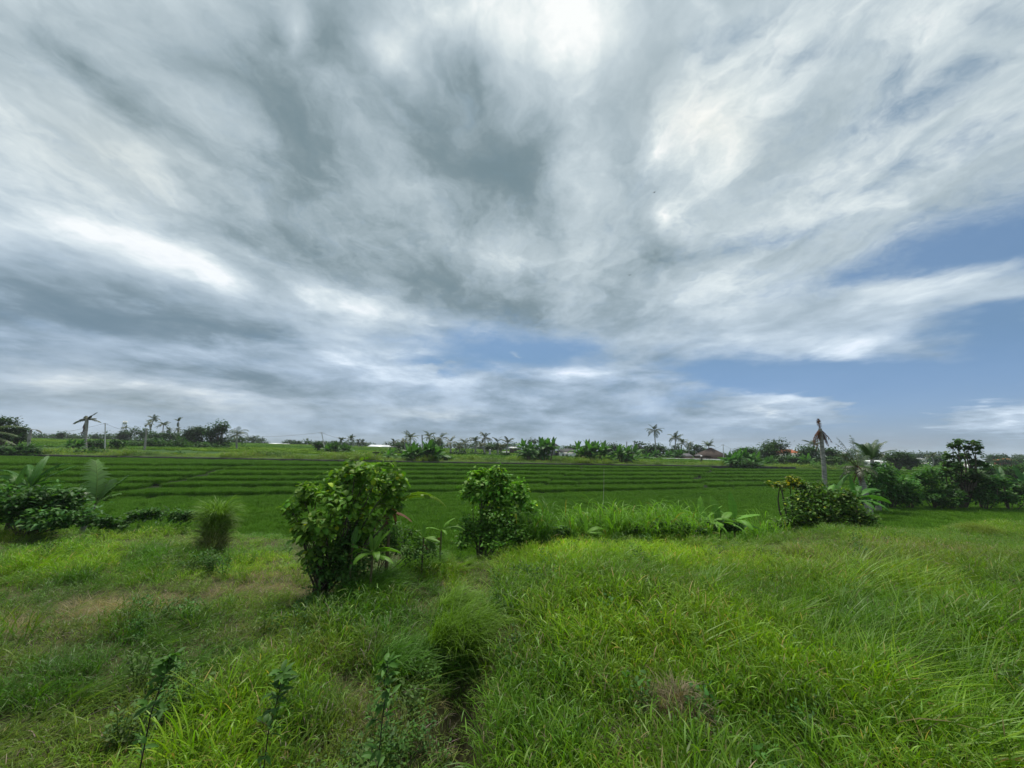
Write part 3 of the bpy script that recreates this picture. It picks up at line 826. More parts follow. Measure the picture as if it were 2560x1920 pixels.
def px_tree(name, label, cat, px, Y, clusters, leaf=(.2, .16), n=1500, seed=1, group=None, hue=(1, 1, 1), trunk=.05, limb_n=6, sub=12, foot_px=None, gz=None, cn='crown', wn='trunk', depth=.8, **kw):
    """clusters: (px, py, rx, ry, dY) as seen from the picture's place; every cluster keeps real depth"""
    f = foot(px, Y)
    if gz is not None: f[2] = gz
    cs, rs = [], []
    for (cx, cy, rx, ry, *dy) in clusters:
        y_ = Y + (dy[0] if dy else 0)
        cs.append(at(cx, cy, y_)); rs.append([PXM(rx, y_), PXM((rx + ry) / 2, y_) * depth, PXM(ry, y_)])
    cm = MB(); subs = foliage(cm, np.array(cs), np.array(rs), n, leaf[0], leaf[1], seed, sub=sub, hue=hue, **kw)
    wm = MB(); q = np.random.default_rng(seed + 5)
    pick = list(cs) + [subs[i] for i in q.integers(0, len(subs), limb_n)]
    if trunk: limbs(wm, f + np.array([0, 0, -.1]), pick, trunk, seed)
    return add_plant(name, label, cat, group, tuple(f), cm, wm, cn=cn, wn=wn)

def lumps(cx, top, w, base, seed, k=4):
    """crown clusters for a free standing far tree from its picture box"""
    q = np.random.default_rng(seed); h = base - top; out = []
    for i in range(k):
        x = cx + q.uniform(-.30, .30) * w; y = top + h * q.uniform(.24, .60)
        out.append((x, y, w * q.uniform(.22, .34), h * q.uniform(.20, .30), 0))
    out.append((cx, top + h * .38, w * .34, h * .34, 0))
    out.append((cx - w * .2, top + h * .78, w * .30, h * .24, 0)); out.append((cx + w * .2, top + h * .80, w * .30, h * .24, 0))
    return out

def banana_leaf(mb, base, az, lean, L, W, droop, q, tear=.5, col=(1, 1, 1), nseg=20, twist=0.0):
    s_ = np.linspace(0, 1, nseg + 1)
    ang = lean + droop * s_ ** 1.3
    ds = L / nseg
    rx = np.concatenate([[0], np.cumsum(np.sin(ang[:-1]) * ds)]); rz_ = np.concatenate([[0], np.cumsum(np.cos(ang[:-1]) * ds)])
    out = np.array([math.cos(az), math.sin(az), 0]); up = np.array([0, 0, 1.0])
    P_ = np.asarray(base) + out * rx[:, None] + up * rz_[:, None]
    sd = np.array([-math.sin(az), math.cos(az), 0])
    nrm = -out * np.cos(ang)[:, None] + up * np.sin(ang)[:, None]
    ct, st_ = math.cos(twist), math.sin(twist)
    S_ = sd * ct + nrm * st_; Nn = nrm * ct - sd * st_
    mb.tube(P_, np.linspace(.022, .004, nseg + 1) * max(.6, L / 1.5), 5, np.array(col) * np.array([1.6, 1.35, 1.6]), cap=False)
    st = .12                                           # petiole
    prof = np.clip(np.sin(np.pi * np.clip((s_ - st) / (1 - st), 0, 1) ** .75), 0, 1) ** .55
    i0 = int(np.ceil(st * nseg))
    for sg in (-1, 1):
        fold = q.uniform(.05, .35)
        hang = q.uniform(0, .35); fwd = .14
        for i in range(i0, nseg):
            if q.uniform() < tear * .45: hang = np.clip(hang + q.uniform(-.5, .6), -.1, 1.1)
            gap0 = (.0 if q.uniform() > tear else q.uniform(.1, .35)) * ds
            w0, w1 = W / 2 * prof[i], W / 2 * prof[i + 1]
            def edge(k, w, off):
                d = S_[k] * sg * math.cos(hang) + Nn[k] * (fold * (1 - hang)) - up * math.sin(max(hang, 0))
                tang = norm(P_[min(k + 1, nseg)] - P_[max(k - 1, 0)])
                return P_[k] + d * w + tang * (w * fwd * 1.2 + off)
            def mid(k, w):
                d = S_[k] * sg + Nn[k] * fold
                return P_[k] + d * w * .5 * .98 + norm(P_[min(k + 1, nseg)] - P_[max(k - 1, 0)]) * w * fwd * .5
            g_ = np.array([[P_[i], mid(i, w0), edge(i, w0, gap0)], [P_[i + 1], mid(i + 1, w1), edge(i + 1, w1, -gap0)]])
            mb.quads_grid(g_, np.array(col) * q.uniform(.88, 1.12))

def banana(name, label, base, h, L, n, seed, group=None, W=None, az0=None, leans=None, each=True, hue=(1, 1, 1), tear=.5, stem_r=.09, stem_lean=(0, 0), droop=(.4, 1.5), spec=None, dead=0, nseg=20):
    """stem plus arching leaves; spec = explicit list (azimuth deg, lean deg, droop rad, length factor)"""
    q = np.random.default_rng(seed)
    base = np.asarray(base, float); W = W or L * .26
    root = thing(name, label, 'banana plant', tuple(base), group)
    top = base + np.array([stem_lean[0], stem_lean[1], h])
    sm = MB(); s_ = np.linspace(0, 1, 6)[:, None]
    sm.tube((base - [0, 0, .1]) * (1 - s_) + top * s_, np.linspace(stem_r, stem_r * .55, 6), 8)
    sm.build('stem', M_BSTEM, root, True, tuple(base))
    items = spec or [(math.degrees(i * 2.4 + q.uniform(-.4, .4)), q.uniform(8, 60), q.uniform(*droop), q.uniform(.7, 1.1)) for i in range(n)]
    whole = MB()
    for k, (a, le, dr, lf) in enumerate(items):
        mb = MB() if each else whole
        c = np.array(hue) * q.uniform(.8, 1.2)
        banana_leaf(mb, top - np.array([0, 0, h * .06 * q.uniform(0, 1)]), R(a), R(le), L * lf, W * q.uniform(.85, 1.1), dr, q, tear, c, nseg, q.normal(0, .25))
        if each: mb.build('leaf', M_BAN, root, True, tuple(base))
    if dead:
        dm = MB()
        for k in range(dead):
            banana_leaf(dm, top - np.array([0, 0, h * .1 * q.uniform(0, 2)]), q.uniform(0, 6.28), R(q.uniform(95, 130)), L * q.uniform(.4, .8), W * .6, q.uniform(.5, 1), q, .8, (1, 1, 1), 10, q.normal(0, .6))
        dm.build('dead_leaves', M_DEAD, root, True, tuple(base))
    if not each: whole.build('leaves', M_BAN, root, True, tuple(base))
    return root

def frond(mb, base, az, el, L, droop, q, nl=22, ll=.5, lw=.035, hang=.6, col=(1, 1, 1), ragged=0.0, start=.16, rib=.02):
    ns = 10; s_ = np.linspace(0, 1, ns + 1)
    ang = el - droop * s_ ** 1.4
    ds = L / ns
    rx = np.concatenate([[0], np.cumsum(np.cos(ang[:-1]) * ds)]); rz_ = np.concatenate([[0], np.cumsum(np.sin(ang[:-1]) * ds)])
    out = np.array([math.cos(az), math.sin(az), 0]); up = np.array([0, 0, 1.0]); sd = np.array([-math.sin(az), math.cos(az), 0])
    P_ = np.asarray(base) + out * rx[:, None] + up * rz_[:, None]
    mb.tube(P_, np.linspace(rib, rib * .25, ns + 1), 4, np.array(col) * np.array([1.5, 1.2, 1]), cap=False)
    t = np.repeat(np.linspace(start, 1, nl), 2); sg = np.tile([-1, 1], nl)
    if ragged: k = q.uniform(0, 1, len(t)) > ragged; t, sg = t[k], sg[k]
    if not len(t): return
    pb = np.stack([np.interp(t, s_, P_[:, i]) for i in range(3)], -1)
    a = np.interp(t, s_, ang)
    fw = out * np.cos(a)[:, None] + up * np.sin(a)[:, None]
    l_ = ll * (.35 + .65 * np.sin(np.pi * np.clip(t, .02, .98)) ** .6) * q.uniform(.75, 1.15, len(t))
    d0 = norm(sd * sg[:, None] * .85 + fw * (.45 + .5 * t[:, None] ** 3) + up * .05)
    hg = hang * q.uniform(.6, 1.3, len(t))[:, None]
    p1 = pb + d0 * l_[:, None] * .5 - up * l_[:, None] * .10 * hg
    p2 = p1 + norm(d0 - up * hg * 1.3) * l_[:, None] * .5
    wv = norm(np.cross(d0, norm(d0 - up))) * 1.0
    wv = fw
    w = lw * .5
    G_ = np.stack([np.stack([pb - wv * w, pb + wv * w], 1), np.stack([p1 - wv * w, p1 + wv * w], 1), np.stack([p2 - wv * w * .25, p2 + wv * w * .25], 1)], 1)
    mb.quads_grid(G_, np.array(col) * q.uniform(.75, 1.25, (len(t), 1)))

def palm(name, label, foot_, top, r, seed, group=None, nf=16, trunk_r=.16, kind='full', hue=(1, 1, 1), nl=16, lw=None, bend=.06, wind=0.0):
    """coconut palm: curved trunk and a crown of feather fronds"""
    q = np.random.default_rng(seed)
    f = np.asarray(foot_, float); top = np.asarray(top, float)
    root = thing(name, label, 'palm tree', tuple(f), group)
    s_ = np.linspace(0, 1, 9)[:, None]
    off = np.array([q.normal(0, bend), q.normal(0, bend), 0]) * np.linalg.norm(top - f)
    P_ = (f - [0, 0, .2]) * (1 - s_) + top * s_ + off * np.sin(np.pi * s_)
    tm = MB(); tm.tube(P_, np.linspace(trunk_r * 1.25, trunk_r * .75, 9), 8); tm.build('trunk', M_PTRUNK, root, True, tuple(f))
    cm = MB(); lw = lw or max(.05, r * .03)
    for k in range(nf):
        a = k * 2.4 + q.uniform(-.3, .3)
        el = q.uniform(-.5, 1.35) if kind == 'full' else q.uniform(.2, 1.4)
        if kind == 'narrow': el = q.choice([q.uniform(1.0, 1.5), q.uniform(-1.4, -.9)])
        a_ = a
        if wind: a_ = a * .4 + wind
        frond(cm, top, a_, el, r * q.uniform(.85, 1.15), q.uniform(.8, 1.7), q, nl, r * .26, lw, q.uniform(.4, 1.1), np.array(hue) * q.uniform(.7, 1.25), rib=.012 * r)
    cm.build('crown', M_PALM, root, True, tuple(f))
    return root

def px_palm(name, label, px, Y, cy, rpx, seed, base_px=None, group=None, **kw):
    f = foot(base_px or px, Y); top = at(px, cy, Y)
    return palm(name, label, f, top, PXM(rpx, Y) * 1.35, seed, group, **kw)

def reed(mb, base, h, n, r, seed, L=.75, W=.028, hue=(1, 1, 1), wind=(0, 0), dry=.05):
    """tall cane grass: leaning canes with long arching leaves"""
    q = np.random.default_rng(seed)
    a = q.uniform(0, 6.28, n); rr = r * np.sqrt(q.uniform(0, 1, n))
    b = np.stack([base[0] + rr * np.cos(a), base[1] + rr * np.sin(a) * .8, np.full(n, base[2])], -1)
    hh = h * q.uniform(.45, 1.0, n) * (1 - .25 * (rr / r) ** 2)
    le = rr / r * .28 + np.abs(q.normal(0, .08, n))
    m_ = 8
    fr = np.tile(np.linspace(.12, 1.0, m_), n); st = np.repeat(np.arange(n), m_)
    out = np.stack([np.cos(a), np.sin(a), 0 * a], -1)
    p = b[st] + out[st] * (np.sin(le[st]) * hh[st] * fr * fr)[:, None] + np.array([0, 0, 1.0]) * (hh[st] * fr * .72)[:, None]
    N = len(st); az = q.uniform(0, 6.28, N) * .6 + a[st] * .4 + q.normal(0, .8, N)
    Bl = blades(p, az, q.uniform(.1, .7, N), L * q.uniform(.5, 1.15, N), W * q.uniform(.6, 1.2, N), q.uniform(1.0, 2.6, N), 7, q.normal(0, .5, N), wind)
    c = q.uniform(.7, 1.3, (N, 1)) * np.array(hue) * np.ones(3)
    dd = q.uniform(0, 1, N) < dry; c[dd] = np.array([3.0, 1.3, 1.9]) * q.uniform(.6, 1, (dd.sum(), 1))
    mb.quads_grid(Bl, c)
    # canes
    for i in range(0, n, 2):
        e = p[i * m_ + m_ - 1]
        mb.tube([b[i] - [0, 0, .05], (b[i] + e) / 2 + out[i] * .02, e], [.009, .008, .005], 4, np.array(hue) * [1.2, 1.1, 1.0], cap=False)

def px_reed(name, label, px, Y, top, r, n, seed, group=None, **kw):
    f = foot(px, Y); mb = MB(); h = (at(px, top, Y)[2] - f[2]) * 1.12; reed(mb, f, h, n, r, seed, **kw)
    o = mb.build(name, M_GRASS, None, True, tuple(f)); tag(o, label, 'tall grass', group)
    return o

# ================================================================ near bank: trees, shrubs, bananas
Yt = 9.3
px_tree('broadleaf_tree', 'big bushy young tree with large drooping heart leaves, tallest plant on the near bank', 'tree', 838, Yt, [
    (870, 1195, 62, 42, .2), (930, 1180, 50, 30, .1), (985, 1205, 34, 40, .3), (800, 1215, 46, 32, -.1), (755, 1240, 38, 30, -.3), (735, 1275, 26, 26, -.4),
    (905, 1240, 64, 48, .5), (840, 1275, 64, 50, -.2), (795, 1300, 46, 42, -.5), (920, 1300, 52, 46, .3), (760, 1335, 36, 34, -.6), (790, 1372, 36, 34, -.3),
    (860, 1340, 48, 44, .2), (745, 1305, 26, 30, -.5), (970, 1260, 34, 34, .4), (890, 1170, 40, 24, .5)],
    leaf=(.14, .11), n=2700, seed=11, trunk=.026, limb_n=16, sub=10, spread=.27, hue=(1.75, 1.8, .9), yellow=.03, hang=1.9, shell=.6, depth=.9, droop=.5, seg=4)
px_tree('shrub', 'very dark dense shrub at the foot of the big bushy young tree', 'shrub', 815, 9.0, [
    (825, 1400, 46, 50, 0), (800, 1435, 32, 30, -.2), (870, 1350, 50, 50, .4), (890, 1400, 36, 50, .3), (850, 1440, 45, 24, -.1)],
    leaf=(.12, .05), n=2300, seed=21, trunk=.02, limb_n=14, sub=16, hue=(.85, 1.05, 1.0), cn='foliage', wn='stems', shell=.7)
px_tree('shrub', 'light green fern-like shrub between the bushy young tree and the small bananas', 'shrub', 960, 10.2, [
    (950, 1335, 44, 26, 0), (1000, 1345, 40, 26, .2), (935, 1375, 44, 34, -.3), (1010, 1372, 46, 26, 0), (1060, 1370, 36, 20, .2)],
    leaf=(.10, .04), n=3000, seed=22, trunk=.012, limb_n=8, sub=18, hue=(.95, 1.1, .9), cn='foliage', wn='stems', shell=.7)
Ym = 13.2
px_tree('broadleaf_tree', 'leafy young tree leaning right with bright green top, centre of the near bank', 'tree', 1208, Ym, [
    (1215, 1195, 40, 24, 0), (1245, 1185, 26, 16, .2), (1190, 1215, 28, 24, -.2), (1185, 1245, 24, 26, -.3), (1225, 1240, 44, 34, .2), (1265, 1215, 34, 26, .4),
    (1290, 1245, 26, 28, .3), (1245, 1275, 36, 26, 0), (1318, 1270, 24, 28, .2), (1336, 1305, 20, 26, .1), (1345, 1335, 16, 18, 0)],
    leaf=(.135, .115), n=3000, seed=31, trunk=.026, limb_n=8, sub=10, spread=.28, hue=(1.8, 2.1, 1.0), yellow=.012, hang=1.9, shell=.6, depth=.9, seg=4)
px_tree('shrub', 'round-leaved vine thicket under the leaning young tree', 'shrub', 1225, 12.6, [
    (1195, 1330, 38, 24, 0), (1230, 1315, 40, 34, .1), (1265, 1310, 34, 30, .2), (1275, 1345, 40, 20, 0), (1172, 1315, 18, 22, .2), (1250, 1358, 50, 16, -.3), (1160, 1352, 30, 16, -.2)],
    leaf=(.10, .085), n=3200, seed=32, trunk=.012, limb_n=8, sub=18, hue=(1.25, 1.5, .95), cn='foliage', wn='stems', shell=.7)
px_tree('shrub', 'low dark green shrub just right of the big arching grass clump', 'shrub', 1392, 13.6, [(1385, 1330, 20, 15, 0), (1405, 1332, 18, 13, .1)],
    leaf=(.09, .07), n=900, seed=33, trunk=.008, limb_n=4, sub=10, hue=(.95, 1.15, .9), cn='foliage', wn='stems')
px_reed('tall_grass', 'big clump of long arching grass right of the leaning young tree', 1335, 13.2, 1235, .50, 130, 41, W=.026, L=.95, hue=(.9, 1, 1.15))
RG = 'clumps of tall cane grass on the bank'
for i, (px, Y, h, r, n, lab) in enumerate([
    (1452, 14.0, 1250, .42, 44, 'tall cane grass at the left end of the long thicket, behind the young banana'),
    (1505, 13.8, 1236, .48, 56, 'dense tall cane grass, second clump of the long thicket from its left end'),
    (1560, 14.0, 1246, .46, 50, 'tall cane grass in the middle of the long thicket'),
    (1612, 14.0, 1246, .46, 50, 'tall cane grass of the long thicket, next left of its highest clump'),
    (1672, 14.2, 1232, .42, 56, 'highest clump of the long cane grass thicket, with drooping pale tips'),
    (1722, 14.6, 1250, .40, 44, 'tall cane grass at the right end of the long thicket'),
    (1905, 17.0, 1262, .36, 34, 'small separate cane grass clump left of the yellowing bush'),
    (1876, 16.8, 1268, .14, 8, 'few stiff upright grass canes left of the small separate clump')]):
    px_reed('tall_grass', lab, px, Y, h, r * 1.15, int(n * 2.2), 50 + i, RG, hue=(1.6, 1.6, 1.3), W=.036, L=.85)
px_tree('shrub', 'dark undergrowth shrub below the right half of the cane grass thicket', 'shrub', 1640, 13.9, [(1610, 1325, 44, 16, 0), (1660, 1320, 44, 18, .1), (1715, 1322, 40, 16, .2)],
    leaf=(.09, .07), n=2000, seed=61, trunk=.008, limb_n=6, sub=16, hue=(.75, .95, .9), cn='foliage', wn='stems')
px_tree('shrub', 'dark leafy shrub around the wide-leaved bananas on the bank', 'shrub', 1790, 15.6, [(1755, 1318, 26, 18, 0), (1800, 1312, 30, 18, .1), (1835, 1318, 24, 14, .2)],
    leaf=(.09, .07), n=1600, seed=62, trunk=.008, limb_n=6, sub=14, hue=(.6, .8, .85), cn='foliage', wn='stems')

def bspec(*rows): return list(rows)
BG_ = 'young bananas on the near bank'
f = foot(985, 9.9)
banana('banana_plant', 'ragged banana with two long yellow-green leaves arching right over the rice', (f[0], f[1], f[2]), at(985, 1262, 9.9)[2] - f[2], 1.02, 0, 71, BG_, W=.2,
       spec=[(5, 50, 1.75, 1.55), (-8, 44, 1.6, 1.4), (80, 6, .25, .85), (20, 26, .2, .55), (185, 70, 1.0, .7), (250, 60, 1.1, .6)], hue=(1.75, 1.35, .7), tear=.75, dead=6, stem_r=.05)
f = foot(950, 8.8)
banana('banana_plant', 'bright small banana with drooping fresh leaves beside the bushy young tree', (f[0], f[1], f[2]), at(952, 1382, 8.8)[2] - f[2], .66, 0, 72, BG_, W=.18,
       spec=[(-10, 62, 1.1, 1.05), (15, 25, .5, .9), (-60, 60, 1.4, .8), (-120, 70, 1.4, .8), (70, 20, .4, .8), (178, 75, 1.1, .75), (200, 55, 1.6, .8), (150, 12, .2, .6), (-30, 80, .8, 1.0)], hue=(1.5, 1.45, .75), tear=.3, stem_r=.035)
f = foot(900, 8.95)
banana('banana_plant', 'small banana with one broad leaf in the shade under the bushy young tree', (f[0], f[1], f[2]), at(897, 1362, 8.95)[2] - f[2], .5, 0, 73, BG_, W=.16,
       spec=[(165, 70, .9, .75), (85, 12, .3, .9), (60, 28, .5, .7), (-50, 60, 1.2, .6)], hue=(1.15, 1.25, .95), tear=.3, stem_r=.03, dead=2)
f = foot(1070, 10.4)
banana('banana_plant', 'small banana with two narrow flat leaves, left of the pair by the vine thicket', (f[0], f[1], f[2]), at(1076, 1345, 10.4)[2] - f[2], .55, 0, 74, BG_, W=.13,
       spec=[(178, 78, .3, .9), (2, 72, .5, .6), (110, 8, .2, .75), (-20, 85, .5, .9), (150, 45, 1.2, 1.1)], hue=(1.5, 1.4, .8), tear=.4, stem_r=.03, dead=1)
f = foot(1112, 11.2)
banana('banana_plant', 'small banana with one upright bright leaf tip and arching side leaves, right of the pair', (f[0], f[1], f[2]), at(1108, 1325, 11.2)[2] - f[2], .75, 0, 75, BG_, W=.15,
       spec=[(0, 62, 1.2, .95), (25, 30, .9, .7), (100, 6, .15, .62), (185, 60, 1.2, .8), (-60, 60, 1.4, .6)], hue=(1.5, 1.45, .8), tear=.5, stem_r=.035, dead=1)
f = foot(1464, 12.6)
banana('banana_plant', 'bright young banana with upright pointed leaf in front of the cane grass', (f[0], f[1], f[2]), at(1462, 1335, 12.6)[2] - f[2] + .02, .72, 0, 76, BG_, W=.14,
       spec=[(100, 3, .1, .8), (170, 28, .1, .85), (5, 48, 1.15, .85), (0, 78, .35, .75), (-20, 60, 1.2, .5)], hue=(1.9, 1.75, .8), tear=.25, stem_r=.03)
f = foot(1752, 15.8)
banana('banana_plant', 'wide-leaved young banana at the right end of the cane grass', (f[0], f[1], f[2]), at(1752, 1300, 15.8)[2] - f[2], 1.3, 0, 77, BG_, W=.36,
       spec=[(75, 18, .3, .8), (170, 55, .5, .7), (0, 40, .4, .8), (-70, 75, 1.2, .9), (-20, 62, 1.0, .9)], hue=(1.6, 1.6, .8), tear=.65, stem_r=.04)
f = foot(1790, 15.6)
banana('banana_plant', 'middle banana of the three between the cane grass and the yellowing bush', (f[0], f[1], f[2]), at(1790, 1305, 15.6)[2] - f[2], 1.3, 0, 78, BG_, W=.36,
       spec=[(100, 15, .3, .85), (30, 55, .5, .7), (165, 60, .9, .7), (-60, 75, 1.3, .9), (-120, 70, 1.2, .7)], hue=(1.6, 1.6, .8), tear=.65, stem_r=.04)
f = foot(1826, 16.0)
banana('banana_plant', 'banana with a long flat leaf pointing right, left of the small separate grass clump', (f[0], f[1], f[2]), at(1824, 1300, 16.0)[2] - f[2], 1.3, 0, 79, BG_, W=.32,
       spec=[(0, 74, .15, .85), (70, 15, .15, .95), (175, 45, .4, .6), (-5, 92, .5, .8), (-80, 70, 1.3, .8)], hue=(1.7, 1.8, .85), tear=.35, stem_r=.04)

# yellowing bush group on the right
px_tree('small_tree', 'small flat-topped yellowing tree with pale trunk beside the big round bush', 'tree', 1980, 19.2, [
    (1948, 1212, 22, 13, 0), (1975, 1207, 24, 14, .1), (2000, 1216, 18, 14, .2), (1990, 1205, 18, 12, -.1)],
    leaf=(.15, .12), n=700, seed=81, trunk=.06, limb_n=4, sub=9, hue=(1.9, 1.5, .7), yellow=.25, shell=.6)
px_tree('shrub', 'big round dark bush with yellowing leaves, largest on the right of the bank', 'shrub', 2075, 18.6, [
    (2040, 1260, 56, 40, 0), (2090, 1245, 48, 34, .3), (2000, 1290, 42, 34, -.1), (2060, 1300, 66, 34, -.3), (2120, 1285, 46, 40, .2), (2030, 1222, 30, 18, .2), (2145, 1300, 30, 28, .2), (1985, 1320, 34, 18, -.3)],
    leaf=(.15, .12), n=5200, seed=82, trunk=.03, limb_n=10, sub=16, hue=(1.05, 1.12, .8), yellow=.05, bright=.42, cn='foliage', wn='stems', shell=.6)
px_tree('shrub', 'low olive green shrub left of the big round dark bush', 'shrub', 1955, 18.2, [(1955, 1310, 26, 18, 0), (1935, 1318, 18, 12, 0), (1990, 1300, 20, 16, .2)],
    leaf=(.12, .08), n=900, seed=83, trunk=.01, limb_n=5, sub=10, hue=(1.15, 1.2, .8), cn='foliage', wn='stems')
BG2 = 'bananas behind the big round bush'
f = foot(2062, 19.6)
banana('banana_plant', 'banana with one huge upright pale leaf in front of the dead palm trunk', (f[0], f[1], f[2]), at(2064, 1235, 19.6)[2] - f[2], 1.25, 0, 84, BG2, W=.42,
       spec=[(140, 8, .12, .95), (30, 40, .7, .8), (185, 60, .8, .6)], hue=(1.5, 1.5, 1.25), tear=.12, stem_r=.08)
f = foot(2085, 20.0)
banana('banana_plant', 'banana with torn leaf arching right, just right of the huge upright leaf', (f[0], f[1], f[2]), at(2085, 1232, 20.0)[2] - f[2], 1.4, 0, 85, BG2, W=.36,
       spec=[(10, 22, .9, 1.05), (60, 30, .4, .5), (-10, 60, .9, .8), (175, 50, 1.0, .7)], hue=(.95, 1.15, 1.0), tear=.8, stem_r=.08)
f = foot(2130, 20.2)
banana('banana_plant', 'fan-shaped banana with many arching leaves right of the big round bush', (f[0], f[1], f[2]), at(2128, 1247, 20.2)[2] - f[2], 1.5, 0, 86, BG2, W=.30,
       spec=[(5, 50, 1.0, 1.1), (95, 4, .15, .85), (0, 66, .45, .85), (-25, 68, 1.2, 1.0), (-50, 75, 1.3, .9), (-90, 80, 1.2, .8), (180, 62, .7, .8), (160, 40, .9, .7), (210, 72, 1.1, .8), (30, 30, 1.1, .8)], hue=(1.0, 1.25, 1.0), tear=.45, stem_r=.09)

# left edge group
px_tree('shrub', 'large dark broad-leaved bush filling the left edge of the bank', 'shrub', 100, 14.0, [
    (60, 1265, 70, 40, 0), (140, 1260, 60, 36, .2), (10, 1285, 50, 40, -.2), (200, 1290, 50, 26, .1), (110, 1300, 80, 26, -.4), (170, 1235, 40, 22, .3), (250, 1305, 34, 12, 0), (20, 1240, 40, 26, .2)],
    leaf=(.20, .09), n=5200, seed=91, trunk=.03, limb_n=10, sub=16, hue=(.8, 1.05, 1.1), bright=.4, cn='foliage', wn='stems', shell=.6)
f = foot(95, 14.8)
banana('banana_plant', 'banana with long leaves spreading above the large dark left bush', (f[0], f[1], f[2]), at(95, 1220, 14.8)[2] - f[2], 1.5, 0, 92, None, W=.26,
       spec=[(150, 30, 1.1, 1.0), (60, 20, .7, .85), (30, 42, .5, .95), (170, 62, .9, 1.0), (-5, 65, .5, .9), (185, 50, 1.4, 1.2), (5, 78, .6, .8), (120, 14, .9, 1.0), (20, 15, 1.3, 1.0), (178, 40, 1.0, 1.1)], hue=(.75, .95, .8), tear=1.0, stem_r=.09)
f = foot(62, 14.4)
banana('banana_plant', 'yellow-green banana with upright torn leaf at the far left of the bank', (f[0], f[1], f[2]), at(66, 1215, 14.4)[2] - f[2], 1.0, 0, 93, None, W=.34,
       spec=[(90, 4, .3, .8), (175, 55, .9, .9), (200, 70, .7, 1.0), (160, 30, 1.2, .8)], hue=(1.0, 1.1, .7), tear=.95, stem_r=.08)
def young_palm():
    f = foot(238, 15.6); root = thing('young_palm', 'young coconut palm with tall feather fronds rising right of the large dark left bush', 'palm tree', tuple(f))
    q = np.random.default_rng(94); b = at(238, 1262, 15.6)
    tm = MB(); tm.tube([f - [0, 0, .1], (f + b) / 2, b], [.09, .08, .05], 8); tm.build('trunk', M_PTRUNK, root, True, tuple(f))
    for (a, el, L, dr, hg, ll, c) in ((160, 1.45, 1.75, .55, .6, .5, (1.5, 1.9, 1.3)), (30, 1.05, 1.3, .25, .5, .3, (1.0, 1.5, .8)), (10, .75, .9, .6, .5, .4, (1.3, 1.7, 1.2)), (175, .9, 1.3, 1.0, 1, .5, (1.1, 1.5, 1.1)), (75, 1.3, 1.0, .4, .4, .35, (1, 1.4, 1))):
        m_ = MB(); frond(m_, b, R(a), el, L, dr, q, 30, ll, .065, hg, tuple(1.3 * v for v in c), rib=.022); m_.build('frond', M_PALM, root, True, tuple(f))
young_palm()
CG = 'creeping shrubs along the left bank edge'
for i, (cs, lab) in enumerate([([(375, 1285, 36, 13, 0), (350, 1292, 30, 10, 0)], 'low creeping shrub on the bank edge nearest the large left bush'),
                               ([(450, 1290, 34, 12, 0), (480, 1294, 22, 9, 0)], 'low creeping shrub on the bank edge beside the haystack-like grass tuft'),
                               ([(290, 1310, 30, 10, 0)], 'lowest creeping shrub spilling from the large left bush')]):
    px_tree('shrub', lab, 'shrub', cs[0][0], 15.4 - .5 * (i == 2), cs, leaf=(.13, .08), n=900, seed=95 + i, trunk=.008, limb_n=3, sub=12, hue=(.75, .95, .95), group=CG, cn='foliage', wn='stems')

# haystack-like tussock
def tussock():
    f = ground_at(530, 1380); q = np.random.default_rng(5)
    n = 1700; a = q.uniform(0, 6.28, n); z = q.uniform(0, 1.0, n) ** .8; rr = .34 * (1 - .45 * z) * np.sqrt(q.uniform(.2, 1, n))
    p = np.stack([f[0] + rr * np.cos(a), f[1] + rr * np.sin(a), f[2] + z * 1.12], -1)
    az = a + q.normal(0, .5, n)
    Bl = blades(p, az, q.uniform(.1, .9, n), (.45 + .4 * z) * q.uniform(.6, 1.25, n), .018 * q.uniform(.7, 1.2, n), q.uniform(1.6, 2.7, n), 6, q.normal(0, .5, n))
    g1 = np.array([1.5, 1.35, 1.2]); g2 = np.array([2.1, 1.05, 4.0])
    w = np.clip(1.25 - z * 1.7 + q.normal(0, .25, n), 0, 1)[:, None]
    mb = MB(); mb.quads_grid(Bl, (g1 * (1 - w) + g2 * w) * q.uniform(.6, 1.25, (n, 1)))
    o = mb.build('grass_tussock', M_GRASS, None, True, tuple(f)); tag(o, 'haystack-shaped tussock with brown hanging base, standing alone on the left bank', 'grass tuft')
tussock()

def mop(name, label, px, py, n, L, r, az_c, seed, hue, zt=.35, W=.012, spread=1.0, droop=(1.4, 2.3)):
    """combed-over mound of long grass"""
    f = ground_at(px, py); q = np.random.default_rng(seed)
    a = q.uniform(0, 6.28, n); rr = r * np.sqrt(q.uniform(0, 1, n))
    x = f[0] + rr * np.cos(a); y = f[1] + rr * np.sin(a)
    p = np.stack([x, y, height(x, y) + q.uniform(0, zt, n) * (1 - rr / r)], -1)
    az = az_c + q.normal(0, spread, n)
    Bl = blades(p, az, q.uniform(.15, .6, n), L * q.uniform(.6, 1.15, n), W * q.uniform(.7, 1.2, n), q.uniform(*droop, n), 8, q.normal(0, .4, n))
    mb = MB(); mb.quads_grid(Bl, np.array(hue) * q.uniform(.65, 1.3, (n, 1)))
    o = mb.build(name, M_GRASS, None, True, tuple(f)); tag(o, label, 'grass tuft'); return o
mop('grass_tussock', 'bright tussock combed over to the right like falling hair, beside the gully', 1140, 1630, 1300, .95, .50, R(-35), 6, (1.35, 1.2, 1.0), .22, spread=.75, droop=(1.2, 1.9))
mop('grass_tussock', 'flattened pale tussock above the falling-hair tussock', 1130, 1545, 700, .7, .36, R(10), 7, (1.45, 1.3, .85), .3, spread=.7)
mop('grass_tussock', 'flattened grass mound sweeping right from the foot of the bushy young tree', 905, 1500, 1500, .75, .7, R(10), 8, (1.05, 1.2, .7), .2, spread=.5)
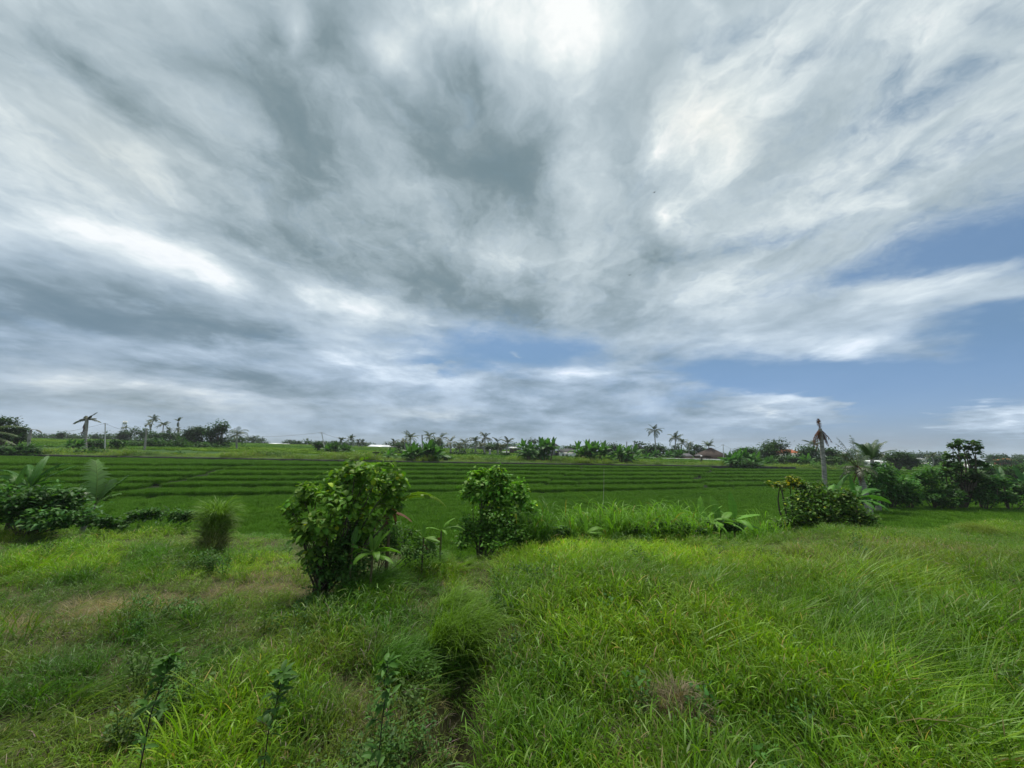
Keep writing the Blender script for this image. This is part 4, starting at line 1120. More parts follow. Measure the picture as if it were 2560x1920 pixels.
mop('grass_tussock', 'swept grass mound at the edge between the small bananas and the meadow crest', 1040, 1425, 1000, .75, .6, R(8), 10, (1.2, 1.25, .7), .2, spread=.5)
mop('grass_tussock', 'dark combed tussock at the top of the three stemmed weeds, right side', 985, 1690, 700, .6, .38, R(10), 12, (.85, 1.0, .8), .2, spread=.8)
mop('dry_grass_heap', 'grey-brown heap of dead grass at the bottom right of the meadow', 1700, 1840, 1500, .45, .26, R(20), 9, (2.3, .88, 5.0), .42, W=.008, spread=2.2)
mop('dry_grass_heap', 'low heap of dead grass at the bottom edge left of the grey-brown heap', 1580, 1935, 900, .40, .22, R(180), 13, (2.2, .88, 5.0), .15, W=.008, spread=2.2)
mop('grass_tussock', 'pale straw mound on the far right of the meadow', 2450, 1335, 900, .6, .8, R(200), 14, (2.1, 1.3, 3.0), .35, W=.014, spread=.8)
mop('grass_tussock', 'brown round tussock left of the meadow ridge on the right', 2005, 1400, 700, .5, .42, R(90), 15, (1.9, 1.0, 3.0), .25, W=.010, spread=2)

# three dark-stemmed weeds in the foreground
WG = 'dark-stemmed weeds in the foreground grass'
for i, (pts, Y, lab) in enumerate([
    ([(345, 1905), (372, 1800), (410, 1690), (425, 1645)], 3.25, 'leftmost dark-stemmed weed, tallest of the three in the foreground'),
    ([(655, 1935), (668, 1840), (695, 1745), (705, 1690)], 3.15, 'middle dark-stemmed weed of the three in the foreground'),
    ([(940, 1905), (952, 1830), (965, 1735), (968, 1660)], 3.35, 'rightmost dark-stemmed weed, with side twig, left of the gully')]):
    q = np.random.default_rng(200 + i)
    P_ = np.array([at(a, b, Y) for a, b in pts]); f = P_[0].copy(); f[2] = hz1(f[0], f[1]); P_[0] = f
    root = thing('stemmed_weed', lab, 'weed', tuple(f), WG)
    sm = MB(); tt = np.linspace(0, 1, 9); PP = np.stack([np.interp(tt, np.linspace(0, 1, 4), P_[:, k]) for k in range(3)], -1)
    sm.tube(PP, np.linspace(.005, .0022, 9), 6)
    lb, laz = [], []
    for k in range(17):
        t = .22 + .78 * k / 16; b = np.array([np.interp(t, tt, PP[:, j]) for j in range(3)]); a = k * 2.4
        ln = .11 * (1 - t) + .035
        e = b + np.array([math.cos(a) * ln, math.sin(a) * ln, ln * .6])
        sm.tube([b, e], [.0028, .0015], 4)
        for m_ in range(4):
            lb.append(b * (1 - m_ / 5) + e * (m_ / 5)); laz.append(a + q.normal(0, 1.0))
    for m_ in range(14): lb.append(PP[-1] + q.normal(0, .015, 3)); laz.append(q.uniform(0, 6.28))
    sm.build('stem', M_DARKSTEM, root, True, tuple(f))
    n = len(lb); lm = MB()
    G_ = leafgrid(np.array(lb), np.array(laz), q.uniform(.7, 1.7, n), .095 * q.uniform(.6, 1.25, n), .034 * q.uniform(.8, 1.2, n), q.uniform(.3, 1.2, n), .3, 4, OV, q.normal(0, .4, n))
    lm.quads_grid(G_, np.array([1.05, 1.25, 1.1]) * q.uniform(.7, 1.3, (n, 1)))
    lm.build('leaves', M_LEAF, root, True, tuple(f))
# small dry herb standing on the meadow crest
px_tree('dry_herb', 'small dark dry herb on the meadow crest in front of the cane grass', 'weed', 1735, 12.4, [(1735, 1362, 18, 14, 0), (1760, 1366, 12, 8, 0)],
        leaf=(.035, .015), n=260, seed=99, trunk=.006, limb_n=7, sub=10, hue=(1.6, .9, 1.0), cn='leaves', wn='stems')
def bamboo():
    f = foot(1505, 30.0); t = at(1510, 1172, 30.0); mb = MB(); mb.tube([f - [0, 0, .2], (f + t) / 2 + [.03, 0, 0], t], [.022, .02, .012], 6)
    o = mb.build('bamboo_pole', solid('pale_bamboo', (.30, .33, .20), .5, .3), None, True, tuple(f)); tag(o, 'thin pale bamboo pole standing in the rice behind the cane grass', 'pole')
bamboo()

# ================================================================ right: dead palm, wrecked palm, tree belt
def dead_palm():
    Y = 30.0; f = foot(2062, Y); root = thing('dead_palm', 'bare dead coconut palm with withered drooping top, tall on the right', 'palm tree', tuple(f))
    q = np.random.default_rng(301)
    pts = [f - [0, 0, .2]] + [at(a, b, Y) for a, b in ((2062, 1210), (2060, 1165), (2056, 1125), (2053, 1090), (2050, 1072))]
    mb = MB(); mb.tube(pts, [.19, .165, .15, .14, .125, .11], 12)
    for k in range(34):
        t = k / 33; P_ = np.array(pts); s_ = np.linspace(0, 1, len(pts)); c = np.array([np.interp(t, s_, P_[:, j]) for j in range(3)])
        mb.tube([c, c + [0, 0, .03]], [.175 - .055 * t] * 2, 12, (.6, .6, .6), cap=False)
    mb.build('trunk', M_PTRUNK, root, True, tuple(f))
    t = np.array(pts[-1]); brown = (.75, .62, .55)
    for (a, el, L, dr, hg) in ((178, -.8, 1.2, .6, 1.2), (172, -1.05, 1.5, .4, 1.2), (185, -1.2, 1.7, .2, 1.2), (5, -.75, 1.35, .3, 1.2), (0, -1.1, 1.4, .2, 1.2), (10, -1.1, 1.3, .2, 1.4), (200, -1.2, .9, .2, 1), (95, 1.5, .75, .1, .2), (-20, -1.25, 1.3, .1, 1.2), (150, -.9, 1.0, .5, 1.2)):
        m_ = MB(); frond(m_, t, R(a), el, L, dr, q, 18, .26, .05, hg, brown, rib=.035, start=.1, ragged=.25); m_.build('withered_frond', M_DEAD, root, True, tuple(f))
dead_palm()
def wreck_palm():
    Y = 29.0; f = foot(2165, Y); root = thing('wrecked_palm', 'storm-torn young palm with bare broken fronds right of the dead palm', 'palm tree', tuple(f))
    q = np.random.default_rng(302)
    t = at(2145, 1170, Y); mb = MB(); mb.tube([f - [0, 0, .2], at(2158, 1215, Y), t], [.22, .20, .14], 10); mb.build('trunk', M_PTRUNK, root, True, tuple(f))
    for (a, el, L, dr, ll, rg, c) in ((165, 1.15, 2.2, .5, .3, .7, (1.2, .8, .8)), (60, 1.35, 2.6, .4, .32, .35, (.9, 1.0, .9)), (175, .6, 2.2, .9, .5, .2, (1.1, 1.3, 1)), (10, .2, 1.6, 1.0, .5, .2, (.8, 1.0, .9)), (140, .9, 1.6, .6, .3, .6, (1, .8, .8)),
                                  (20, .9, 1.7, .8, .4, .3, (.9, 1, 1)), (190, .2, 1.4, 1.2, .4, .3, (1, .9, .9)), (100, .4, 1.0, 1.0, .5, .2, (.7, .7, .7)), (-60, .1, 1.2, 1.2, .5, .3, (.9, .8, .8)), (-120, -.2, 1.2, .9, .5, .3, (.8, .7, .7)), (120, 1.25, 2.4, .3, .4, .4, (1, .9, .8)), (40, 1.1, 2.2, .9, .45, .2, (.9, 1, .9)), (170, .9, 1.9, .3, .3, .5, (1.1, .8, .8)), (30, .5, 1.8, .9, .5, .2, (.8, 1, .9)), (0, -.3, 1.6, .8, .5, .3, (.7, .8, .8)), (180, -.2, 1.6, .8, .5, .3, (.8, .7, .7))):
        m_ = MB(); frond(m_, t, R(a), el, L, dr, q, 24, ll, .045, .9, c, rib=.03, ragged=rg); m_.build('frond', M_PALM, root, True, tuple(f))
    m_ = MB()
    for k in range(14): frond(m_, t + q.normal(0, .12, 3), q.uniform(0, 6.28), -1.1, q.uniform(.7, 1.6), .3, q, 12, .2, .04, 1.2, (.6, .55, .5), rib=.03, ragged=.4)
    m_.build('dead_skirt', M_DEAD, root, True, tuple(f))
wreck_palm()
def fan_palm():
    Y = 32.0; f = foot(2185, Y); root = thing('young_palm', 'dense upright young palm with wind-bent fronds right of the storm-torn palm', 'palm tree', tuple(f))
    q = np.random.default_rng(303); t = at(2180, 1150, Y); mb = MB(); mb.tube([f - [0, 0, .2], (f + t) / 2, t], [.2, .17, .12], 9); mb.build('trunk', M_PTRUNK, root, True, tuple(f))
    for k in range(16):
        a = q.choice([q.normal(90, 70), q.normal(20, 40)]); m_ = MB(); frond(m_, t, R(a), q.uniform(.7, 1.5), q.uniform(1.3, 2.1), q.uniform(.2, 1.1), q, 30, .42, .045, .8, (.85, 1.15, .9), rib=.025); m_.build('frond', M_PALM, root, True, tuple(f))
fan_palm()
px_tree('tall_tree', 'loose tall tree with two airy dark tops, highest of the right tree belt', 'tree', 2395, 35.0, [
    (2382, 1115, 16, 15, 0), (2368, 1138, 14, 13, .3), (2420, 1112, 15, 16, .2), (2436, 1125, 16, 13, 0), (2412, 1140, 15, 18, .4), (2395, 1165, 26, 20, .3), (2435, 1160, 22, 22, 0),
    (2365, 1180, 24, 26, -.3), (2410, 1195, 30, 26, -.2), (2450, 1190, 22, 24, .3), (2380, 1225, 28, 24, -.2), (2430, 1225, 24, 20, 0)],
    leaf=(.32, .24), n=2700, seed=311, trunk=.09, limb_n=14, sub=7, hue=(.75, .9, 1.0), shell=.85, spread=.22, bright=.35)
BB = 'bushes of the right tree belt'
for i, (cs, n, hue, lab) in enumerate([
    ([(2185, 1215, 30, 40, -2.5), (2165, 1240, 26, 26, -2.5), (2205, 1185, 20, 24, -2)], 2200, (.6, .85, .85), 'dark bush hiding the trunks of the two young palms'),
    ([(2215, 1210, 30, 34, 0), (2240, 1235, 30, 26, 0), (2200, 1245, 24, 20, 0)], 1900, (.62, .85, .85), 'dark rounded bush under the dense young palm in the right tree belt'),
    ([(2265, 1215, 26, 22, 0), (2285, 1240, 28, 22, 0), (2250, 1250, 24, 16, 0)], 1700, (.62, .88, .8), 'dark bush behind the folded banana leaf in the right tree belt'),
    ([(2325, 1205, 28, 30, .4), (2335, 1240, 30, 24, 0)], 1800, (.58, .80, .8), 'dark bush against the left foot of the loose tall tree'),
    ([(2360, 1250, 24, 16, -1), (2385, 1245, 20, 18, -1)], 1000, (.45, .6, .7), 'blackish low bush in front of the loose tall tree'),
    ([(2450, 1240, 26, 22, 0), (2475, 1215, 24, 26, .5)], 1600, (.5, .7, .75), 'dark bush right of the loose tall tree foot'),
    ([(2510, 1240, 30, 20, 0), (2545, 1230, 26, 26, .5)], 1700, (.55, .75, .75), 'dark bush under the bananas near the right frame edge')]):
    px_tree('shrub', lab, 'shrub', cs[0][0], 33.6 + .2 * i, cs, leaf=(.26, .16), n=int(n * 1.05), seed=321 + i, trunk=.04, limb_n=5, sub=9, bright=.4, hue=tuple(v * 1.45 for v in hue), group=BB, cn='foliage', wn='stems', shell=.65)
BN = 'bananas of the right tree belt'
for i, (px, py, L, h_, lab, spec) in enumerate([
    (2270, 1210, 2.2, 0, 'banana with sharply folded leaf, left end of the belt bananas', [(150, 30, .5, 1.1), (15, 62, .25, .7), (170, 60, .9, .8), (-5, 62, .9, 1.0), (190, 80, .8, .8), (-20, 80, .7, .9)]),
    (2330, 1240, 1.9, 0, 'low banana with small upright leaf left of the loose tall tree', [(60, 10, .2, .6), (175, 70, .5, .9), (5, 70, .8, .9), (-10, 90, .6, .8)]),
    (2440, 1228, 2.0, 0, 'banana half hidden in front of the loose tall tree', [(175, 60, .6, .9), (10, 50, .8, .8), (100, 10, .2, .7), (-20, 80, .6, .9), (190, 85, .6, .8)]),
    (2505, 1215, 2.3, 0, 'wide spreading banana near the right frame edge', [(40, 30, .4, 1.0), (10, 62, .4, .9), (172, 62, .3, .9), (180, 80, .5, .8), (-5, 80, .6, 1.0), (-15, 95, .5, .9), (85, 8, .2, .8)]),
    (2556, 1210, 2.2, 0, 'banana cut by the right frame edge', [(150, 45, .6, 1.0), (20, 30, .6, .9), (175, 70, .5, 1.0), (190, 88, .5, .9), (90, 12, .3, .8)])]):
    f = foot(px, 35.6); banana('banana_plant', lab, tuple(f), at(px, py, 35.6)[2] - f[2], L, 0, 331 + i, BN, W=.55, spec=spec, hue=(.5, .75, .7), tear=.8, stem_r=.13, nseg=14)

# ================================================================ far bank: bananas, bushes, palms
FB = 'banana clumps along the stone channel'
def clumpban(px, Y, toppy, npl, L, seed, lab, hue=(.85, 1.0, .8), lean=0.0, spreadpx=14, up=True):
    """one banana mat: several stems from one root"""
    q = np.random.default_rng(seed); f = foot(px, Y)
    root = thing('banana_clump', lab, 'banana clump', tuple(f), FB); L = L * 1.12; spreadpx *= 1.15
    lm, sm = MB(), MB()
    H = at(px, toppy, Y)[2] - f[2]
    for k in range(int(npl * 1.6)):
        ox = q.uniform(-1, 1) * PXM(spreadpx, Y); oy = q.uniform(-1, 1) * 1.2
        b = np.array([f[0] + ox * .6, f[1] + oy, f[2]]); h = max(.4, (H - L * .85) * (1.0 if k == 0 else q.uniform(.1, .95)))
        t = b + np.array([ox * .5 + lean * h, 0, h]); sm.tube([b - [0, 0, .1], (b + t) / 2, t], [.15, .12, .08], 7)
        for j in range(11):
            le = q.uniform(2, 35) if (j < 4 and up) else q.uniform(35, 85)
            dr = q.uniform(.1, .7) if j < 4 else q.uniform(.7, 1.6)
            banana_leaf(lm, t, j * 2.4 + q.uniform(-.5, .5), R(le), L * q.uniform(.75, 1.1), L * .30, dr, q, .45, np.array(hue) * q.uniform(.65, 1.25), 9, q.normal(0, .3))
    sm.build('stems', M_BSTEM, root, True, tuple(f)); lm.build('leaves', M_BAN, root, True, tuple(f))
for a in [
    (1058, 69.5, 1098, 7, 2.4, 401, 'large round banana clump, leftmost on the stone channel bank', (.85, 1.05, .8), 0, 30),
    (1318, 77, 1094, 5, 2.2, 402, 'left one of two banana clumps beside the pavilion', (.75, .95, .85), 0, 15),
    (1366, 77, 1092, 5, 2.2, 403, 'right one of two banana clumps, in front of the pavilion', (.75, .95, .85), 0, 15),
    (1450, 79, 1101, 4, 2.1, 404, 'banana clump covering the right side of the white house', (.9, 1.1, .8), 0, 11),
    (1485, 79, 1099, 5, 2.3, 405, 'broad banana clump leaning right, next to the white house clump', (.85, 1.05, .8), .15, 17),
    (1562, 80, 1108, 5, 2.2, 406, 'banana clump standing alone in the middle of the channel bank', (.8, 1.0, .85), 0, 16),
    (1836, 82, 1128, 4, 2.3, 407, 'banana clump with leaves blown left at the channel end', (.8, 1.1, .85), -.2, 14),
    (1858, 84, 1120, 5, 2.3, 408, 'tall banana clump behind the blown one', (.8, 1.05, .8), -.1, 16),
    (1888, 85, 1132, 4, 2.1, 409, 'banana clump at the right end of the channel thicket', (.85, 1.0, .75), 0, 14),
    (1925, 100, 1140, 3, 2.0, 410, 'small banana clump below the spreading dark tree', (.85, 1.05, .8), 0, 8),
    (2025, 100, 1133, 3, 2.0, 411, 'banana clump in front of the dense tree left of the dead palm', (.95, 1.15, .8), 0, 9),
    (830, 88, 1112, 4, 1.9, 412, 'banana clump behind the big bushy young tree, left one', (.75, .85, .8), -.1, 14),
    (868, 90, 1118, 4, 1.8, 413, 'banana clump behind the big bushy young tree, right one', (.7, .8, .75), .1, 14),
    (975, 70, 1126, 2, 1.5, 414, 'thin banana leaning over the channel left of the large round clump', (1.0, 1.2, .9), .1, 5),
    (178, 72, 1104, 3, 1.5, 415, 'small bananas left of the broken palm', (.7, .9, .8), 0, 12),
    (1605, 100, 1130, 3, 1.8, 416, 'bananas at the left end of the white kerb', (.8, 1.0, .8), 0, 10),
    (1668, 112, 1120, 5, 2.0, 417, 'bananas in front of the dense trees under the tall palm', (.6, .8, .8), 0, 26),
    ]: clumpban(*a[:7], *a[7:])

# bushes: px, Y, top, width, base, hue, leaves, label
FS = 'bushes on the far bank'
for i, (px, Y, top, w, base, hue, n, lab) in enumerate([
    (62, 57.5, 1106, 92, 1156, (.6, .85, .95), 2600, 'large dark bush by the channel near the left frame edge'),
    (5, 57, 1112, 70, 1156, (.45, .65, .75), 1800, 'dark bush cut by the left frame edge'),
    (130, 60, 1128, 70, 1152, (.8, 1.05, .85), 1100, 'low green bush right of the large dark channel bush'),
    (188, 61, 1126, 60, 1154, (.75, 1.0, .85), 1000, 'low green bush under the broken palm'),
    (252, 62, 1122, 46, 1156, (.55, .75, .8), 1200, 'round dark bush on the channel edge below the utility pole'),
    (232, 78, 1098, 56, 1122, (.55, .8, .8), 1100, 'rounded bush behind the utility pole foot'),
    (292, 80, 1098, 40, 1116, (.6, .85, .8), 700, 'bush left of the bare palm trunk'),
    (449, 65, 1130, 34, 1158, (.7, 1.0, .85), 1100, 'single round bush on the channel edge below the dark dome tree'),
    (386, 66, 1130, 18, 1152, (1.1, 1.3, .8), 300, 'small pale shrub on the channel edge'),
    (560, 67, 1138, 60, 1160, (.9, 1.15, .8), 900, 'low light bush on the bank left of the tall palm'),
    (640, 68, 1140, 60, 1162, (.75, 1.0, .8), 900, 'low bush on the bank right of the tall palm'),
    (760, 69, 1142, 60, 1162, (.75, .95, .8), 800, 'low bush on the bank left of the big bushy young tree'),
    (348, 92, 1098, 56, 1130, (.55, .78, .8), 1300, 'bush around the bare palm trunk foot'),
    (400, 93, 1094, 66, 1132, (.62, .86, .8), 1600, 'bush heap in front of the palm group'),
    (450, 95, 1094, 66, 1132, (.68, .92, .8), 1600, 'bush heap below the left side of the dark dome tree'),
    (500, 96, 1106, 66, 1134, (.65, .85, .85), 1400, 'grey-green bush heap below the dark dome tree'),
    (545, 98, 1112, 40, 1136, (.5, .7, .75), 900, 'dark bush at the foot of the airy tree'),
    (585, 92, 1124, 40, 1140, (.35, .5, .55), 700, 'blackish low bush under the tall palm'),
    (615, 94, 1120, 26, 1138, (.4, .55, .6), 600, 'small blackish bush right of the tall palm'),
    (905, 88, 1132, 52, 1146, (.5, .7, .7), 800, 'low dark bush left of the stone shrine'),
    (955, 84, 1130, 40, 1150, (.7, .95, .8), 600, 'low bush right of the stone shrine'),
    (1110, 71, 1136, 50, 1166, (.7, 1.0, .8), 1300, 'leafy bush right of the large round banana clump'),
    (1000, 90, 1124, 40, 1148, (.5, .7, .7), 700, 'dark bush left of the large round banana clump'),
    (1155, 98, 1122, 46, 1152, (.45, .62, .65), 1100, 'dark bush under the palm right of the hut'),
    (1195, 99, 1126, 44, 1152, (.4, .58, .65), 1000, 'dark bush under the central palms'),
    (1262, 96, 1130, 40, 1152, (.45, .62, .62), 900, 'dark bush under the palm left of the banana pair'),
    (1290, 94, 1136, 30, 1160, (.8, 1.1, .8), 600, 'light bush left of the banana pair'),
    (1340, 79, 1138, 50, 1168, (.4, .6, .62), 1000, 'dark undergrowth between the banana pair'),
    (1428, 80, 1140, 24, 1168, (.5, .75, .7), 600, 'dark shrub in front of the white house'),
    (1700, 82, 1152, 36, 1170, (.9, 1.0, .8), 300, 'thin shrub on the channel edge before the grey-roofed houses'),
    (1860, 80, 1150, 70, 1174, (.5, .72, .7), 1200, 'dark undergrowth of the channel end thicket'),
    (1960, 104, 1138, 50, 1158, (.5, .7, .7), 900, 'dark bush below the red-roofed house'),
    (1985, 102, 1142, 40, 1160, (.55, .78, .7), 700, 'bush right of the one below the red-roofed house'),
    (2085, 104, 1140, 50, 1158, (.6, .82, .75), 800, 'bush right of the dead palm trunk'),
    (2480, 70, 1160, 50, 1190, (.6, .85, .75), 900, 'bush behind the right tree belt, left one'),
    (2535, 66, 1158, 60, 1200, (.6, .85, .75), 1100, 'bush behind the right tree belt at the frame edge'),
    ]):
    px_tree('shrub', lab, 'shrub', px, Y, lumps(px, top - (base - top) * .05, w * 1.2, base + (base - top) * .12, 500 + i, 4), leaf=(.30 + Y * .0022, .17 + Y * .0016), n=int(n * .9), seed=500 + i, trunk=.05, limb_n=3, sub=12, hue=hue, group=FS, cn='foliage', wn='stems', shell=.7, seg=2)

# far trees
FT = 'trees beyond the far bank'
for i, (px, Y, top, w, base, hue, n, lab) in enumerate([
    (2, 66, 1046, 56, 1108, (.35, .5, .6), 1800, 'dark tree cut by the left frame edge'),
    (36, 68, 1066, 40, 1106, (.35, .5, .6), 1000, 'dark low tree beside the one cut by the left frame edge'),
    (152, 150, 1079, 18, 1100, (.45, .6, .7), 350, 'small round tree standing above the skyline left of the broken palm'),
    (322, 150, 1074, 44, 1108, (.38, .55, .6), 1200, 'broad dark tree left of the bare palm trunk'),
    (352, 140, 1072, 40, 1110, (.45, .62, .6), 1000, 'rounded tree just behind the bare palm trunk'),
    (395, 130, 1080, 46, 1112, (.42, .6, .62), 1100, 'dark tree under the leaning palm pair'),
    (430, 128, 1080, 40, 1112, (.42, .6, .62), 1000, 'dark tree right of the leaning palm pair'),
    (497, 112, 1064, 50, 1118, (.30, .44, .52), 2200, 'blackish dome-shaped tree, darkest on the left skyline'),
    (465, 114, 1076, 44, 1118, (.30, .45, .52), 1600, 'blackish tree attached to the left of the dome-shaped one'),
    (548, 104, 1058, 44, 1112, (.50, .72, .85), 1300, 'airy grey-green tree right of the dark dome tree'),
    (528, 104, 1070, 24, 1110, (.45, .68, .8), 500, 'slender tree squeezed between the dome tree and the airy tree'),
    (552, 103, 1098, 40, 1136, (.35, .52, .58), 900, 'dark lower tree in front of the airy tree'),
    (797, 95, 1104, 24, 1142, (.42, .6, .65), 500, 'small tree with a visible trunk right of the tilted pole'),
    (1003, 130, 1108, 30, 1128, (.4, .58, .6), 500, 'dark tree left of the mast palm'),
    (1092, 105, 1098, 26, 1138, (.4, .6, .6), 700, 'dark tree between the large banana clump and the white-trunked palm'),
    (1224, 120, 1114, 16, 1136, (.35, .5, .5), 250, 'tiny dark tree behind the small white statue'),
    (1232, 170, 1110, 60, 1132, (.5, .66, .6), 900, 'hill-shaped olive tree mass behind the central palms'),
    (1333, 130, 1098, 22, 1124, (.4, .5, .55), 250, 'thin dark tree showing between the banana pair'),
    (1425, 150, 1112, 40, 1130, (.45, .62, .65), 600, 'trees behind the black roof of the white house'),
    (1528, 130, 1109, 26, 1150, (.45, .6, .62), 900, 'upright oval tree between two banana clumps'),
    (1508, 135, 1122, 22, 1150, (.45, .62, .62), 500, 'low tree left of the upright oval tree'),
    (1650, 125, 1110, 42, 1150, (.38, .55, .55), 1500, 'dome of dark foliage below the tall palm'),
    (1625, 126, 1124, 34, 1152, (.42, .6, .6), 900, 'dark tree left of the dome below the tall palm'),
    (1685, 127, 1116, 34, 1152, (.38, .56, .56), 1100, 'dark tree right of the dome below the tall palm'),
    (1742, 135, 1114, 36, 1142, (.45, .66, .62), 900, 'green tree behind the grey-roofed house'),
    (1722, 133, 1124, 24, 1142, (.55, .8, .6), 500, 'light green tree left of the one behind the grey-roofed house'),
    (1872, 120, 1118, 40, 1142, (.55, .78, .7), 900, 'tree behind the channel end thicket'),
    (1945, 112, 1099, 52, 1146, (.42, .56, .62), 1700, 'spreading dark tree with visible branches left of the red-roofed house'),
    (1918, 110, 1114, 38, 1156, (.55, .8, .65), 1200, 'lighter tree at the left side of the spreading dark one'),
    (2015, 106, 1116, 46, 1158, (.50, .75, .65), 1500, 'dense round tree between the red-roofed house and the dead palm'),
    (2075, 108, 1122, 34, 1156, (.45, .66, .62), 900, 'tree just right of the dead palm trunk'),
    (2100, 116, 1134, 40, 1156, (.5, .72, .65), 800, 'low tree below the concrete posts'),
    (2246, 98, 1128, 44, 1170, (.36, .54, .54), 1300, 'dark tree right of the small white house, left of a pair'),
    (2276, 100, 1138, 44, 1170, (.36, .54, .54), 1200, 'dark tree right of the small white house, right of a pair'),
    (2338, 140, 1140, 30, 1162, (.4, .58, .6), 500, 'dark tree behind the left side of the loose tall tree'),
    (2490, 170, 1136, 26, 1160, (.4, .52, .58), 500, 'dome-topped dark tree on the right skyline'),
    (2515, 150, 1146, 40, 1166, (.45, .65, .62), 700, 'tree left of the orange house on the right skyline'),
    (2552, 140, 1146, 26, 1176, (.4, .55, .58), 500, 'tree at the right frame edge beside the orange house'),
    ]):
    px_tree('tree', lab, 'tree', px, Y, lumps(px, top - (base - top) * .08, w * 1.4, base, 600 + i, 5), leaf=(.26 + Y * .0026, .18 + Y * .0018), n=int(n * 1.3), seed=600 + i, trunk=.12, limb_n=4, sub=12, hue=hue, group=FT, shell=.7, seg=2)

# umbrella tree
px_tree('umbrella_tree', 'flat layered umbrella-shaped tree right of the lone banana clump', 'tree', 1598, 128, [(1600, 1112, 15, 3.5, 0), (1586, 1116, 11, 3, 0), (1612, 1117, 11, 3, 0), (1595, 1106, 9, 2.5, 0), (1604, 1124, 12, 3, 0), (1588, 1128, 10, 3, 0)],
        leaf=(.5, .35), n=900, seed=701, trunk=.14, limb_n=5, sub=9, hue=(.45, .62, .62), seg=2)

# small skyline trees, too alike to tell apart within a stretch
def skyline(px0, px1, Y, top, n, seed, lab):
    q = np.random.default_rng(seed)
    for k in range(n):
        px = px0 + (px1 - px0) * (k + q.uniform(.1, .9)) / n; w = (px1 - px0) / n * q.uniform(1.5, 2.5); e = 1091 + .0235 * px
        t = e - (e - top(px)) * q.uniform(.8, 1.7)
        px_tree('tree', lab, 'tree', px, Y * q.uniform(.85, 1.15), lumps(px, t, w * 1.4, e + 8, seed * 50 + k, 2), leaf=(Y * .0048, Y * .0034), n=200, seed=seed * 60 + k, trunk=.14, limb_n=1, sub=9, hue=(.42, .58, .66), group='small trees along the skyline', shell=.7, seg=2)
skyline(40, 315, 230, lambda p: 1084 + (p - 40) * .012, 22, 71, 'small dark skyline tree left of the cell tower')
skyline(575, 665, 240, lambda p: 1095, 8, 72, 'small skyline tree between the tall palm and the white shed')
skyline(712, 925, 250, lambda p: 1101 + (p - 712) * .02, 20, 73, 'small skyline tree between the white shed and the white hall')
skyline(960, 1045, 260, lambda p: 1107, 8, 74, 'small skyline tree just right of the white hall')
skyline(1110, 1300, 230, lambda p: 1110, 15, 75, 'small skyline tree behind the central palms')
skyline(1500, 1640, 240, lambda p: 1120, 12, 76, 'small skyline tree behind the lone banana clump')
skyline(1830, 2140, 260, lambda p: 1127, 22, 77, 'small skyline tree around the red-roofed house')
skyline(2140, 2360, 240, lambda p: 1134, 15, 78, 'small skyline tree behind the small white house')
skyline(2460, 2600, 230, lambda p: 1140, 10, 79, 'small skyline tree at the far right')

